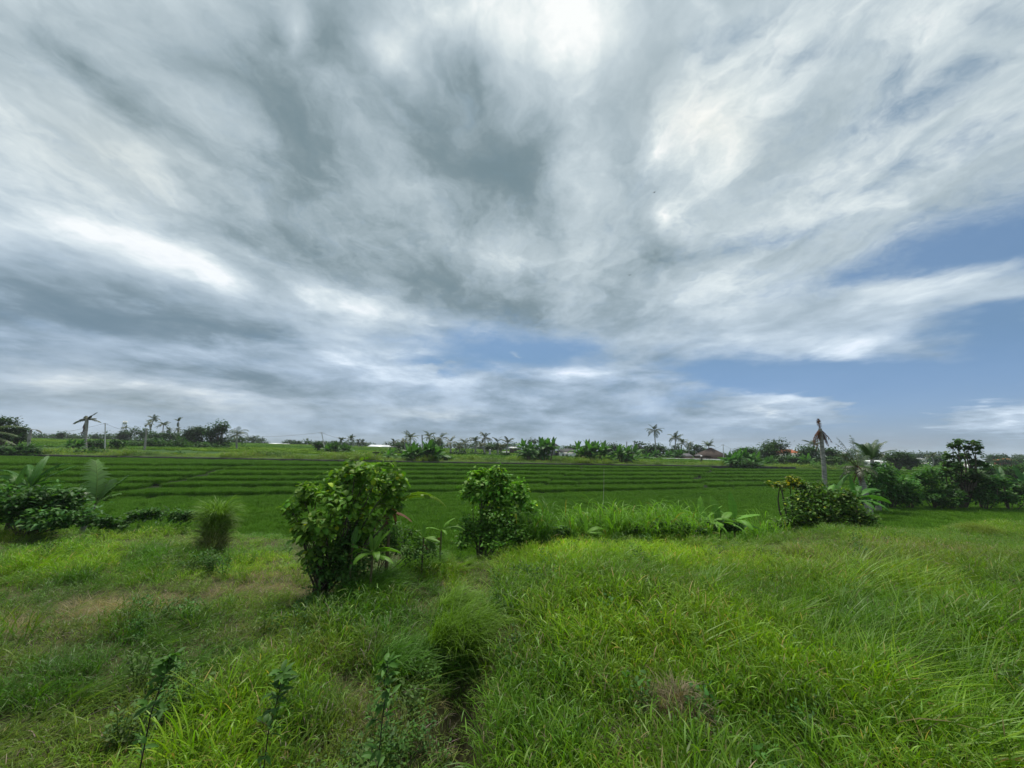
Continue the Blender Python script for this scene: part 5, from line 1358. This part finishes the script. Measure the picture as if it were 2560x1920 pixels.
# palms: px, Y, crown centre y, radius px, base px
PG = 'coconut palms on the horizon'
for i, (px, Y, cy, r, bp, kw, lab) in enumerate([
    (373, 150, 1059, 9, 368, dict(wind=2.6), 'left palm of the leaning pair, wind-blown to the left'),
    (384, 155, 1048, 11, 370, dict(wind=.3), 'right palm of the leaning pair, highest on the left skyline'),
    (409, 150, 1062, 12, 411, {}, 'full-crowned palm right of the leaning pair'),
    (422, 170, 1074, 7, 420, {}, 'tiny palm right of the full-crowned one'),
    (446, 160, 1054, 9, 443, dict(kind='narrow', nf=12), 'thin palm with narrow upright crown left of the dark dome tree'),
    (444, 150, 1074, 7, 446, {}, 'short palm below the narrow-crowned one'),
    (314, 160, 1070, 8, 322, dict(wind=2.8, nf=8), 'bent palm tuft showing above the broad dark tree'),
    (593, 95, 1086, 24, 590, dict(nf=20, hue=(.95, 1.0, .9)), 'large full palm standing alone in the field on the left'),
    (854, 170, 1101, 9, 855, {}, 'small palm left of the blown palm behind the bushy young tree'),
    (878, 160, 1098, 10, 880, dict(wind=.6), 'blown palm above the white hall end'),
    (895, 170, 1103, 7, 896, {}, 'small sparse palm left of the white hall'),
    (906, 170, 1106, 8, 903, dict(wind=.5), 'small leaning palm beside the white hall'),
    (985, 140, 1105, 11, 986, {}, 'dark palm right of the white hall'),
    (1010, 125, 1103, 12, 1012, dict(hue=(1.3, 1.1, .9)), 'low palm with its crown in front of the lattice mast'),
    (1026, 110, 1095, 17, 1030, dict(hue=(1.5, 1.4, .9)), 'yellowish palm right of the lattice mast'),
    (1072, 112, 1092, 14, 1075, dict(hue=(1.4, 1.2, .8)), 'brownish palm above the large round banana clump'),
    (1102, 100, 1096, 17, 1101, dict(hue=(1.1, 1.05, .9)), 'tall palm with a pale straight trunk left of the hut'),
    (1125, 98, 1106, 17, 1126, dict(hue=(1.6, 1.1, .8), nf=9), 'palm with dark trunk and open brown crown beside the hut'),
    (1163, 102, 1109, 16, 1160, dict(hue=(1.0, .95, .9)), 'bushy palm right of the hut'),
    (1148, 104, 1116, 13, 1150, dict(hue=(.9, .8, .8)), 'low dark palm between the hut and the bushy palm'),
    (1190, 106, 1102, 15, 1186, {}, 'dense palm left of the tallest central palm'),
    (1213, 108, 1094, 16, 1210, dict(hue=(1.0, .85, .8)), 'tallest of the central palms, with ragged crown'),
    (1203, 100, 1116, 12, 1214, dict(hue=(1.0, .8, .8), nf=9), 'leaning short palm under the tallest central palm'),
    (1244, 100, 1106, 13, 1244, dict(kind='narrow', nf=14, hue=(.8, .75, .8)), 'narrow-crowned palm with dark trunk between the central palms and the banana pair'),
    (1270, 104, 1108, 16, 1268, dict(hue=(.95, .85, .85)), 'dark palm left of the banana pair'),
    (1252, 104, 1118, 11, 1254, dict(hue=(1.2, .9, .8)), 'short palm beside the narrow-crowned one'),
    (1636, 118, 1076, 17, 1642, dict(nf=18, bend=.03, hue=(.8, .9, .9)), 'tall slender palm, highest on the horizon right of centre'),
    (1688, 122, 1096, 16, 1686, dict(nf=20, hue=(.85, .95, .85)), 'full palm right of the tall slender one'),
    (1706, 124, 1108, 12, 1704, {}, 'thin palm right of the full palm'),
    (1724, 124, 1112, 11, 1724, dict(nf=10), 'small palm left of the tree behind the grey-roofed house'),
    (1772, 118, 1116, 14, 1770, dict(kind='up', hue=(.9, 1.1, .9)), 'upright bushy palm left of the dark hip-roofed house'),
    (2034, 108, 1112, 17, 2034, dict(kind='up', hue=(.85, 1.0, .9)), 'palm rising behind the dense round tree beside the dead palm'),
    (2204, 110, 1140, 9, 2204, {}, 'small palm above the small white house'),
    (2330, 130, 1142, 12, 2330, dict(hue=(1.2, 1.1, .9)), 'small palm left of the loose tall tree'),
    ]):
    px_palm('palm_tree', lab, px, Y, cy, r, 800 + i, bp, PG, nl=12, trunk_r=.18, lw=max(.10, PXM(1.1, Y)), **kw)

def broken_palm():
    Y = 76.0; f = foot(212, Y); root = thing('broken_palm', 'broken palm with shaggy trunk top, two side fronds and one snapped upright, on the left', 'palm tree', tuple(f))
    q = np.random.default_rng(901); t = at(217, 1049, Y)
    mb = MB(); mb.tube([f - [0, 0, .2], at(213, 1095, Y), at(215, 1070, Y), t], [.26, .24, .3, .26], 9); mb.build('trunk', M_PTRUNK, root, True, tuple(f))
    for (a, el, L, dr) in ((178, -.05, 2.7, .75), (170, .3, 1.8, 1.2), (2, .1, 2.8, .7), (40, .5, 1.2, .6), (150, .9, 1.0, .3), (20, 1.1, .9, .2)):
        m_ = MB(); frond(m_, t, R(a), el, L, dr, q, 20, .6, .13, 1.0, (.75, .65, .65), rib=.06); m_.build('frond', M_PALM, root, True, tuple(f))
    m_ = MB(); frond(m_, at(225, 1042, Y), R(15), .75, 1.3, .0, q, 12, .3, .12, .4, (.7, .6, .6), rib=.05); m_.build('frond', M_PALM, root, True, tuple(f))
    m_ = MB()
    for k in range(16): frond(m_, t - [0, 0, q.uniform(0, 1.8)], q.uniform(0, 6.28), -1.2, q.uniform(.8, 1.6), .2, q, 8, .3, .14, 1.2, (.45, .35, .35), rib=.05, ragged=.2)
    m_.build('dead_skirt', M_DEAD, root, True, tuple(f))
broken_palm()
def stub_palm():
    Y = 60.0; f = foot(70, Y); root = thing('broken_palm', 'leaning headless palm stub holding two thin fronds, far left', 'palm tree', tuple(f))
    q = np.random.default_rng(902); t = at(78, 1074, Y); mb = MB(); mb.tube([f - [0, 0, .2], at(73, 1095, Y), t], [.16, .2, .13], 8); mb.build('trunk', M_PTRUNK, root, True, tuple(f))
    for (a, el, L, dr) in ((180, .35, 1.75, .5), (0, .1, 1.75, .85)):
        m_ = MB(); frond(m_, t, R(a), el, L, dr, q, 18, .38, .08, 1.3, (.7, .6, .6), rib=.035, start=.5); m_.build('frond', M_PALM, root, True, tuple(f))
stub_palm()
def left_fronds():
    Y = 30.0; f = foot(-70, Y); root = thing('palm_tree', 'palm whose pale fronds reach in at the left frame edge', 'palm tree', tuple(f))
    q = np.random.default_rng(903); t = at(-60, 1085, Y); mb = MB(); mb.tube([f, t], [.2, .15], 8); mb.build('trunk', M_PTRUNK, root, True, tuple(f))
    for (a, el, L, dr) in ((0, .2, 3.2, .6), (5, -.1, 3.0, .4), (20, .6, 2.6, .9), (120, .6, 2, .8), (200, .4, 2, .8), (280, .5, 2, .8)):
        m_ = MB(); frond(m_, t, R(a), el, L, dr, q, 28, .45, .06, .8, (1.3, 1.3, 1.3), rib=.03); m_.build('frond', M_PALM, root, True, tuple(f))
left_fronds()
def bare_trunk(px0, px1, Y, top, lab, r=.2):
    f = foot(px0, Y); t = at(px1, top, Y); mb = MB(); mb.tube([f - [0, 0, .2], (f + t) / 2, t], [r, r * .85, r * .8], 8)
    o = mb.build('bare_palm', M_PTRUNK, None, True, tuple(f)); tag(o, lab, 'tree trunk')
bare_trunk(359, 366, 80, 1072, 'bare palm trunk without a crown, in front of the dark trees on the left')
bare_trunk(1056, 1055, 84, 1087, 'dark bare trunk rising behind the large round banana clump', .16)
bare_trunk(1567, 1567, 110, 1104, 'thin bare trunk behind the lone banana clump', .16)

# ================================================================ built things
M_WHITE = solid('white_render', (.72, .72, .70), .8, .2, .08)
M_GREYW = solid('grey_render', (.34, .34, .34), .9, .1, .2)
M_TIN = solid('white_tin_roof', (.75, .77, .78), .4, .5, .06)
M_TINW = solid('weathered_tin_roof', (.40, .41, .41), .5, .4, .2)
M_SLATE = solid('black_roof_tiles', (.022, .024, .028), .7, .3, .3)
M_GREYR = solid('grey_roof_tiles', (.10, .10, .105), .8, .2, .35)
M_BROWNR = solid('dark_brown_roof_tiles', (.050, .036, .030), .85, .2, .3)
M_REDR = solid('orange_roof_tiles', (.36, .11, .05), .8, .2, .2)
M_BRICK = solid('dark_brick', (.085, .065, .055), .9, .1, .3)
M_GLASS = solid('dark_glass', (.02, .022, .025), .15, .6, .1)
M_WOOD = solid('old_wood', (.10, .07, .045), .9, .1, .3)
M_THATCH = solid('rusty_sheet_roof', (.17, .105, .08), .8, .2, .35)
M_STONE = solid('stone', (.20, .20, .20), .9, .1, .35, 5, bump=.5)
M_CONC = solid('concrete', (.42, .42, .41), .9, .1, .15)
M_STEEL = solid('galvanised_steel', (.33, .35, .37), .5, .5, .1)
M_WIRE = solid('black_cable', (.03, .03, .03), .6, .3, .1)

def roof(mb, x0, x1, y0, y1, z0, z1, hip=.0, over=.35, thick=.10):
    """gable (hip=0) or hipped roof as a closed shell with eaves thickness; ridge runs along x"""
    x0 -= over; x1 += over; y0 -= over; y1 += over; ym = (y0 + y1) / 2; hx = hip * (x1 - x0) / 2
    v = [[x0, y0, z0], [x1, y0, z0], [x1, y1, z0], [x0, y1, z0], [x0 + hx, ym, z1], [x1 - hx, ym, z1]]
    w = [[a, b, c - thick] for a, b, c in v[:4]]
    mb.add(v + w, [[0, 1, 5, 4], [2, 3, 4, 5], [1, 2, 5, 5], [3, 0, 4, 4], [6, 7, 1, 0], [7, 8, 2, 1], [8, 9, 3, 2], [9, 6, 0, 3], [9, 8, 7, 6]])

def house(name, lab, cat, px0, px1, Y, eave, ridge, depth, wall, roofm, hip=0.0, windows=(), doors=(), base=None, group=None, over=.35):
    """px0..px1 front wall, eave / ridge rows in the photo; windows (px0, px1, py0, py1)"""
    a = at(px0, eave, Y); b = at(px1, eave, Y); rz_ = at((px0 + px1) / 2, ridge, Y + depth / 2)[2]
    f = foot((px0 + px1) / 2, Y); zb = f[2] - .2; z = (a[2] + b[2]) / 2; x0, x1 = a[0], b[0]; xm = (x0 + x1) / 2
    root = thing(name, lab, cat, (xm, Y, zb + .2), group)
    loc = (xm, Y, zb + .2)
    mb = MB(); mb.box((xm, Y + depth / 2, (zb + z) / 2), (x1 - x0, depth, z - zb)); mb.build('wall', wall, root, False, loc)
    if ridge < eave:
        rb = MB(); roof(rb, x0, x1, Y, Y + depth, z + .1, rz_, hip, over); rb.build('roof', roofm, root, False, loc)
    for (wx0, wx1, wy0, wy1) in windows:
        p0, p1 = at(wx0, wy0, Y), at(wx1, wy1, Y); cx, cz = (p0[0] + p1[0]) / 2, (p0[2] + p1[2]) / 2; w, h = p1[0] - p0[0], p0[2] - p1[2]
        fb = MB(); t = .08
        for s_ in (-1, 1): fb.box((cx + s_ * (w / 2 + t / 2), Y - .03, cz), (t, .1, h + 2 * t)); fb.box((cx, Y - .03, cz + s_ * (h / 2 + t / 2)), (w, .1, t))
        fr = fb.build('window', M_WHITE, root, False, loc)
        gb = MB(); gb.box((cx, Y - .01, cz), (w, .05, h)); g_ = gb.build('pane', M_GLASS, fr, False, loc); g_.location = (0, 0, 0)
    return root

house('white_house', 'white house with black hipped roof and two windows behind the banana clumps', 'house', 1402, 1440, 100, 1130.5, 1121.5, 6, M_WHITE, M_SLATE, .35,
      [(1405, 1410.5, 1135.5, 1144), (1413.5, 1420, 1136, 1144)])
def pavilion():
    Y = 104; f = foot(1378, Y); root = thing('pavilion', 'raised dark-roofed pavilion on thin posts left of the white house', 'pavilion', tuple(f)); loc = tuple(f)
    a, b = at(1358, 1115.5, Y), at(1398, 1116.5, Y); x0, x1 = a[0], b[0]; z = (a[2] + b[2]) / 2; rz_ = at(1378, 1105.5, Y + 2)[2]
    rb = MB(); roof(rb, x0, x1, Y, Y + 4.2, z, rz_, .62, .25, .18); rb.build('roof', M_SLATE, root, False, loc)
    eb = MB(); eb.box(((x0 + x1) / 2 + .3, Y + 2.1, z - .38), (x1 - x0 + 1.0, 4.0, .14)); eb.build('eave_slab', M_GREYW, root, False, loc)
    for (x, y_) in ((x1 - .1, Y + .1), (x1 - .1, Y + 4.0), (x0 + .3, Y + .1), (x0 + .3, Y + 4.0)):
        pb = MB(); pb.box((x, y_, (z - .5 + f[2]) / 2), (.2, .2, z - .5 - f[2])); pb.build('post', M_GREYR, root, False, loc)
    wb = MB(); wb.box(((x0 + x1) / 2 - .3, Y + 2.4, f[2] + 1.0), (x1 - x0 - 1.2, 3.0, 2.4)); wb.build('wall', M_GREYW, root, False, loc)
pavilion()
house('shed', 'grey wall and flat shed between the pavilion and the white house', 'shed', 1386, 1401, 108, 1133, 1132, 3, M_GREYW, M_GREYR, 0)
house('white_shed', 'small white-roofed shed far off on the left field edge', 'shed', 666, 688, 200, 1111, 1107.5, 7, M_GREYW, M_TIN, 0, over=.2)
house('grey_shed', 'grey-roofed shed touching the small white-roofed one', 'shed', 690, 712, 202, 1112, 1108.5, 7, M_BRICK, M_TINW, 0, over=.2)
house('white_hall', 'long white-roofed hall far across the fields left of centre', 'warehouse', 921, 963, 190, 1117, 1112, 9, M_GREYW, M_TIN, 0, over=.4)
house('far_hut', 'dark pyramid-roofed hut right of the long white hall', 'hut', 972, 998, 190, 1119, 1113, 6, M_BRICK, M_GREYR, .9)
house('white_building', 'low white building seen between the hut palm and the pale-trunked palm', 'building', 1127, 1134, 200, 1121, 1121.5, 5, M_WHITE, M_WHITE)
house('white_building', 'tiny pinkish building left of the palm with open brown crown', 'building', 1108, 1118, 205, 1123, 1121, 5, M_WHITE, M_TINW, 0, over=.2)
def hut():
    Y = 96; f = foot(1130, Y); root = thing('field_hut', 'small open field hut with rusty brown roof', 'hut', tuple(f)); loc = tuple(f)
    a, b = at(1121, 1140, Y), at(1139, 1140, Y); x0, x1 = a[0], b[0]; z = a[2]
    rb = MB(); roof(rb, x0, x1, Y, Y + 2, z, at(1130, 1135.5, Y)[2], .1, .25, .06); rb.build('roof', M_THATCH, root, False, loc)
    for x in (x0 + .05, x1 - .05):
        for y_ in (Y + .05, Y + 1.95):
            pb = MB(); pb.box((x, y_, (z + f[2]) / 2 - .05), (.12, .12, z - f[2] - .06)); pb.build('post', M_WOOD, root, False, loc)
    wb = MB(); wb.box(((x0 + x1) / 2 - .45, Y + 1, (z + f[2]) / 2 - .1), (.7, 1.6, (z - f[2]) * .8)); wb.build('wall', M_WOOD, root, False, loc)
hut()
house('roadside_building', 'brown flat-roofed stall behind the dark palm left of the banana pair', 'building', 1274, 1292, 118, 1121, 1117, 4, M_BRICK, M_TINW, .3)
house('white_wall', 'short white wall strips behind the palms left of the banana pair', 'wall', 1254, 1300, 121, 1129, 1130, .3, M_WHITE, M_WHITE)
house('grey_house', 'low house with grey tiled roof left of the person in the field', 'house', 1706, 1731, 116, 1141.5, 1133.5, 4.5, M_BRICK, M_GREYR, .12)
house('brick_compound_wall', 'dark brick compound wall running behind the white kerb', 'wall', 1694, 1764, 113, 1143.5, 1144, .3, M_BRICK, M_BRICK)
house('grey_shed', 'tiny grey-roofed shed directly behind the person in the field', 'shed', 1747, 1756, 112.2, 1140.5, 1136, 2, M_BRICK, M_GREYR, .3, over=.2)
house('brown_house', 'house with big dark brown hipped roof, behind the white kerb', 'house', 1768, 1818, 114, 1141, 1119.5, 7, M_BRICK, M_BROWNR, .94, over=.5)
house('red_roofed_house', 'white house with orange-red tiled roof among trees right of centre', 'house', 1972, 2004, 135, 1133, 1123.5, 8, M_WHITE, M_REDR, .5, over=.5)
house('small_white_house', 'small white house with flat white roof edge behind the young palms', 'house', 2192, 2213, 108, 1155, 1151, 4, M_WHITE, M_TIN, .1, [(2205, 2209, 1158, 1164)])
house('pale_house', 'pale flat house behind the left side of the loose tall tree', 'house', 2298, 2316, 170, 1148, 1145.5, 6, M_CONC, M_TINW, .2)
house('white_building', 'white low building glimpsed left of the loose tall tree', 'building', 2331, 2340, 150, 1156, 1156.5, 4, M_WHITE, M_WHITE)
house('white_building', 'white low building glimpsed through the loose tall tree', 'building', 2446, 2482, 120, 1161, 1161.5, 4, M_WHITE, M_WHITE)
house('orange_house', 'orange-roofed house on the far right skyline', 'house', 2530, 2549, 160, 1152, 1147, 6, M_REDR, M_REDR, .4)
def posts_building():
    Y = 230; f = foot(2100, Y); root = thing('unfinished_building', 'unfinished building with bare concrete columns on the skyline right of the dead palm', 'building', tuple(f)); loc = tuple(f)
    b = MB(); p = at(2098, 1140, Y); b.box((p[0], Y + 4, (p[2] + f[2]) / 2), (PXM(40, Y), 8, p[2] - f[2])); b.build('wall', M_CONC, root, False, loc)
    for px in (2084, 2089, 2092, 2107, 2110, 2115):
        t = at(px, 1130, Y); c = MB(); c.box((t[0], Y, (t[2] + p[2]) / 2), (.45, .45, t[2] - p[2])); c.build('column', M_GREYW, root, False, loc)
posts_building()
def kerb():
    a = foot(1588, 106); b = foot(1818, 110); mb = MB(); n_ = 30
    for i in range(n_):
        t = (i + .5) / n_; c = a * (1 - t) + b * t; L_ = np.linalg.norm(b - a) / n_
        mb.box((c[0], c[1], max(a[2], b[2]) + .12), (L_ * .985, .22, .42), math.atan2(b[1] - a[1], b[0] - a[0]))
    o = mb.build('white_kerb', M_WHITE, None, False, tuple((a + b) / 2)); tag(o, 'long low white kerb wall in front of the grey-roofed houses', 'low wall')
kerb()
def channel_wall():
    xs = np.linspace(-92, 62, 160); ys = wall_y(xs); q = np.random.default_rng(3)
    z = height(xs, ys - .6); z = np.minimum.accumulate(z[::-1])[::-1] * 0 + height(xs, ys - .5)
    top = 1.99 + 0 * xs; mb = MB(); w = q.normal(0, .03, len(xs))
    prof = np.stack([np.stack([xs, ys - .32, z - .25], -1), np.stack([xs, ys - .28, top + w], -1), np.stack([xs, ys - .02, top + .02 + w], -1), np.stack([xs, ys + .02, top - .5], -1)], 1)
    mb.quads_grid(prof)
    o = mb.build('channel_wall', solid('wet_dark_stone', (.028, .027, .024), .85, .3, .5, 1.5, bump=.6, bscale=5), None, False); tag(o, 'long dark wet stone wall edging the rice terraces', 'wall')
channel_wall()

def pole(px0, py_top, Y, lab, px1=None, r=.11, cross=True, mat=None, name='utility_pole'):
    f = foot(px0, Y); t = at(px1 or px0, py_top, Y); root = thing(name, lab, 'utility pole', tuple(f)); loc = tuple(f)
    mb = MB(); mb.tube([f - [0, 0, .3], (f + t) / 2, t], [r * 1.2, r, r * .8], 8); mb.build('shaft', mat or M_CONC, root, True, loc)
    if cross: cb = MB(); cb.box((t[0], t[1], t[2] - .15), (1.0, .08, .08)); cb.build('crossarm', M_STEEL, root, False, loc)
    return t
def wire(pts, lab, sag=.6, r=.022):
    mb = MB(); P_ = []
    for a, b in zip(pts[:-1], pts[1:]):
        for s_ in np.linspace(0, 1, 13)[:-1]: P_.append(a * (1 - s_) + b * s_ - np.array([0, 0, 4 * sag * s_ * (1 - s_)]))
    P_.append(pts[-1]); mb.tube(P_, r, 4, cap=False); o = mb.build('power_line', M_WIRE, None, True); tag(o, lab, 'cable')
tA = pole(260, 1058, 76, 'slim utility pole right of the broken palm', 263, .09)
tB = pole(812, 1081, 92, 'tilted utility pole on the skyline behind the bushy young tree', 804, .10)
tC = pole(1810, 1111, 112, 'utility pole in front of the brown hipped roof', 1808, .10)
wire([at(96, 1086, 110), tA, at(330, 1074, 110)], 'cable strung over the utility pole near the broken palm', .5)
wire([at(600, 1091, 130), tB, at(880, 1097, 100), at(970, 1114, 120)], 'long cable strung over the tilted pole', .5)
wire([at(1776, 1121, 125), tC, at(1850, 1127, 118)], 'cable strung over the pole by the brown hipped roof', .4)
t_ = pole(1826, 1121, 112, 'short lamp post right of the brown hipped roof', 1826, .08, cross=False, mat=M_STEEL, name='lamp_post')
def tower(px, top, Y, wpx, lab, dishes=True, name='cell_tower'):
    f = foot(px, Y); t = at(px, top, Y); H = t[2] - f[2]; w0 = PXM(wpx, Y) / 2; w1 = w0 * .55
    root = thing(name, lab, 'tower', tuple(f)); loc = tuple(f); mb = MB(); q = np.random.default_rng(7)
    n_ = 12; cs = []
    for i in range(n_ + 1):
        s_ = i / n_; w = w0 * (1 - s_) + w1 * s_; cs.append([np.array([f[0] + a * w, f[1] + b * w, f[2] + s_ * H]) for a, b in ((-1, -1), (1, -1), (1, 1), (-1, 1))])
    for k in range(4):
        mb.tube([c[k] for c in cs], .09, 4)
        for i in range(n_): mb.tube([cs[i][k], cs[i + 1][(k + 1) % 4]], .05, 3, cap=False); mb.tube([cs[i][k], cs[i][(k + 1) % 4]], .05, 3, cap=False)
    mb.build('lattice', M_CONC, root, False, loc)
    if dishes:
        d = MB()
        for k in range(6): a = k * 1.05; d.box((f[0] + math.cos(a) * w1 * 1.6, f[1] + math.sin(a) * w1 * 1.6, t[2] - 1.2), (.5, .4, 2.2), a)
        d.build('antennas', M_WHITE, root, False, loc)
tower(297, 1052, 260, 7, 'pale lattice cell tower on the left skyline')
tower(1011, 1077, 210, 2.5, 'thin lattice mast behind the low palm left of the banana clump', False, 'lattice_mast')

def shrine():
    Y = 71; f = foot(938, Y); root = thing('stone_shrine', 'grey stone shrine post with black cloth top beside the channel', 'shrine', tuple(f)); loc = tuple(f)
    H = at(938, 1129, Y)[2] - f[2]
    b = MB(); b.box((f[0], f[1], f[2] + H * .12), (.75, .6, H * .26)); b.box((f[0], f[1], f[2] + H * .43), (.45, .4, H * .40)); b.box((f[0], f[1], f[2] + H * .66), (.62, .5, H * .08)); b.build('pedestal', M_STONE, root, False, loc)
    c = MB(); c.tube([f + [0, 0, H * .70], f + [0, 0, H * .84], f + [0, 0, H * .92], f + [0, 0, H]], [.42, .62, .62, .15], 10); c.build('cloth_top', solid('black_cloth', (.012, .012, .014), .95, .1), root, True, loc)
shrine()
def statue():
    Y = 97; f = foot(1224, Y); root = thing('small_statue', 'small white stone statue at the field edge under the central palms', 'statue', tuple(f)); loc = tuple(f)
    b = MB(); b.box((f[0], f[1], f[2] + .3), (.6, .6, .7)); b.build('plinth', M_STONE, root, False, loc)
    c = MB(); c.tube([f + [0, 0, .6], f + [0, 0, 1.1], f + [0, 0, 1.3], f + [0, 0, 1.5]], [.26, .2, .28, .3], 8); c.build('figure', M_CONC, root, True, loc)
statue()

# ---- person standing in the far field
def person():
    Y = 86.0; f = foot(1755, Y); root = thing('person', 'person in dark long skirt and white hat standing in the far field', 'person', tuple(f))
    me = bpy.data.meshes.new('body')
    # pelvis root, spine, head, arms, legs (metres)
    J = [(0, 0, .92), (0, 0, 1.12), (0, 0, 1.36), (0, 0, 1.45), (0, -.01, 1.56), (0, -.01, 1.66), (-.18, 0, 1.37), (-.23, -.02, 1.12), (-.20, -.10, .90), (.18, 0, 1.37), (.23, -.02, 1.12), (.20, -.10, .90),
         (-.10, 0, .86), (-.11, -.01, .48), (-.11, .02, .08), (-.12, -.13, .03), (.10, 0, .86), (.11, -.01, .48), (.11, .02, .08), (.12, -.13, .03)]
    E = [(0, 1), (1, 2), (2, 3), (3, 4), (4, 5), (2, 6), (6, 7), (7, 8), (2, 9), (9, 10), (10, 11), (0, 12), (12, 13), (13, 14), (14, 15), (0, 16), (16, 17), (17, 18), (18, 19)]
    rr = [.15, .14, .13, .055, .10, .085, .055, .042, .03, .055, .042, .03, .09, .065, .04, .035, .09, .065, .04, .035]
    me.from_pydata(J, E, []); me.update(); o = bpy.data.objects.new('body', me); COL.objects.link(o); o.parent = root
    sk = o.modifiers.new('skin', 'SKIN'); 
    for i, sv in enumerate(me.skin_vertices[0].data): sv.radius = (rr[i], rr[i]); sv.use_root = (i == 0)
    o.modifiers.new('sub', 'SUBSURF').levels = 1; me.materials.append(solid('skin', (.22, .12, .08), .6, .3, .1))
    def ring(name, prof, mat, seg=16, sq=.8):
        mb = MB(); th = np.linspace(0, 2 * np.pi, seg + 1)
        g_ = np.array([[[r * math.cos(a), r * sq * math.sin(a), z] for a in th] for r, z in prof]); mb.quads_grid(g_); c = mb.build(name, mat, root, True); return c
    ring('skirt', [(.36, .10), (.30, .40), (.22, .75), (.17, .97)], solid('black_skirt_cloth', (.012, .013, .018), .9, .1))
    ring('top', [(.175, .95), (.19, 1.15), (.20, 1.32), (.16, 1.40), (.07, 1.44)], solid('dark_shirt_cloth', (.06, .06, .065), .9, .1))
    ring('sash', [(.182, .93), (.185, 1.04)], solid('pale_sash_cloth', (.35, .36, .30), .9, .1))
    ring('hat', [(.24, 1.60), (.13, 1.63), (.12, 1.72), (.02, 1.74)], solid('white_hat_cloth', (.8, .8, .8), .8, .2), 16, 1.0)
person()

# ---- birds
def bird(px, py, Y, lab, rz):
    p = at(px, py, Y); root = thing('bird', lab, 'bird', tuple(p), 'birds in the sky'); root.rotation_euler = (0, .2, rz)
    mat = solid('bird_feathers', (.03, .03, .035), .8, .2)
    mb = MB(); mb.tube([(-.09, 0, 0), (-.05, 0, .005), (0, 0, .01), (.05, 0, .01), (.08, 0, .005)], [.008, .02, .026, .02, .006], 8); mb.build('body', mat, root)
    for s_ in (-1, 1):
        w = MB(); w.quads_grid(np.array([[(-.03, s_ * .015, .01), (.035, s_ * .015, .012)], [(-.02, s_ * .09, .05), (.045, s_ * .09, .055)], [(-.05, s_ * .17, .02), (-.01, s_ * .17, .025)], [(-.09, s_ * .22, 0), (-.085, s_ * .22, 0)]])); w.build('wing', mat, root)
bird(1636, 481, 42, 'upper one of two tiny dark birds, beside the bright cloud patch', .4)
bird(1574, 688, 42, 'lower one of two tiny dark birds, below the grey cloud band', 1.2)

# ================================================================ air
def haze():
    mb = MB(); mb.box((0, 985, 21), (7900, 2100, 48)); m = bpy.data.materials.new('haze'); m.use_nodes = True
    nt = m.node_tree; nt.nodes.clear(); G = NG(nt)
    v = G.n('ShaderNodeVolumePrincipled'); v.inputs['Color'].default_value = (.86, .93, 1.0, 1); v.inputs['Density'].default_value = .00024; v.inputs['Anisotropy'].default_value = .2
    o = G.n('ShaderNodeOutputMaterial'); G.put(o.inputs['Volume'], v.outputs[0])
    ob = mb.build('haze', m, None, False); tag(ob, kind='stuff')
haze()
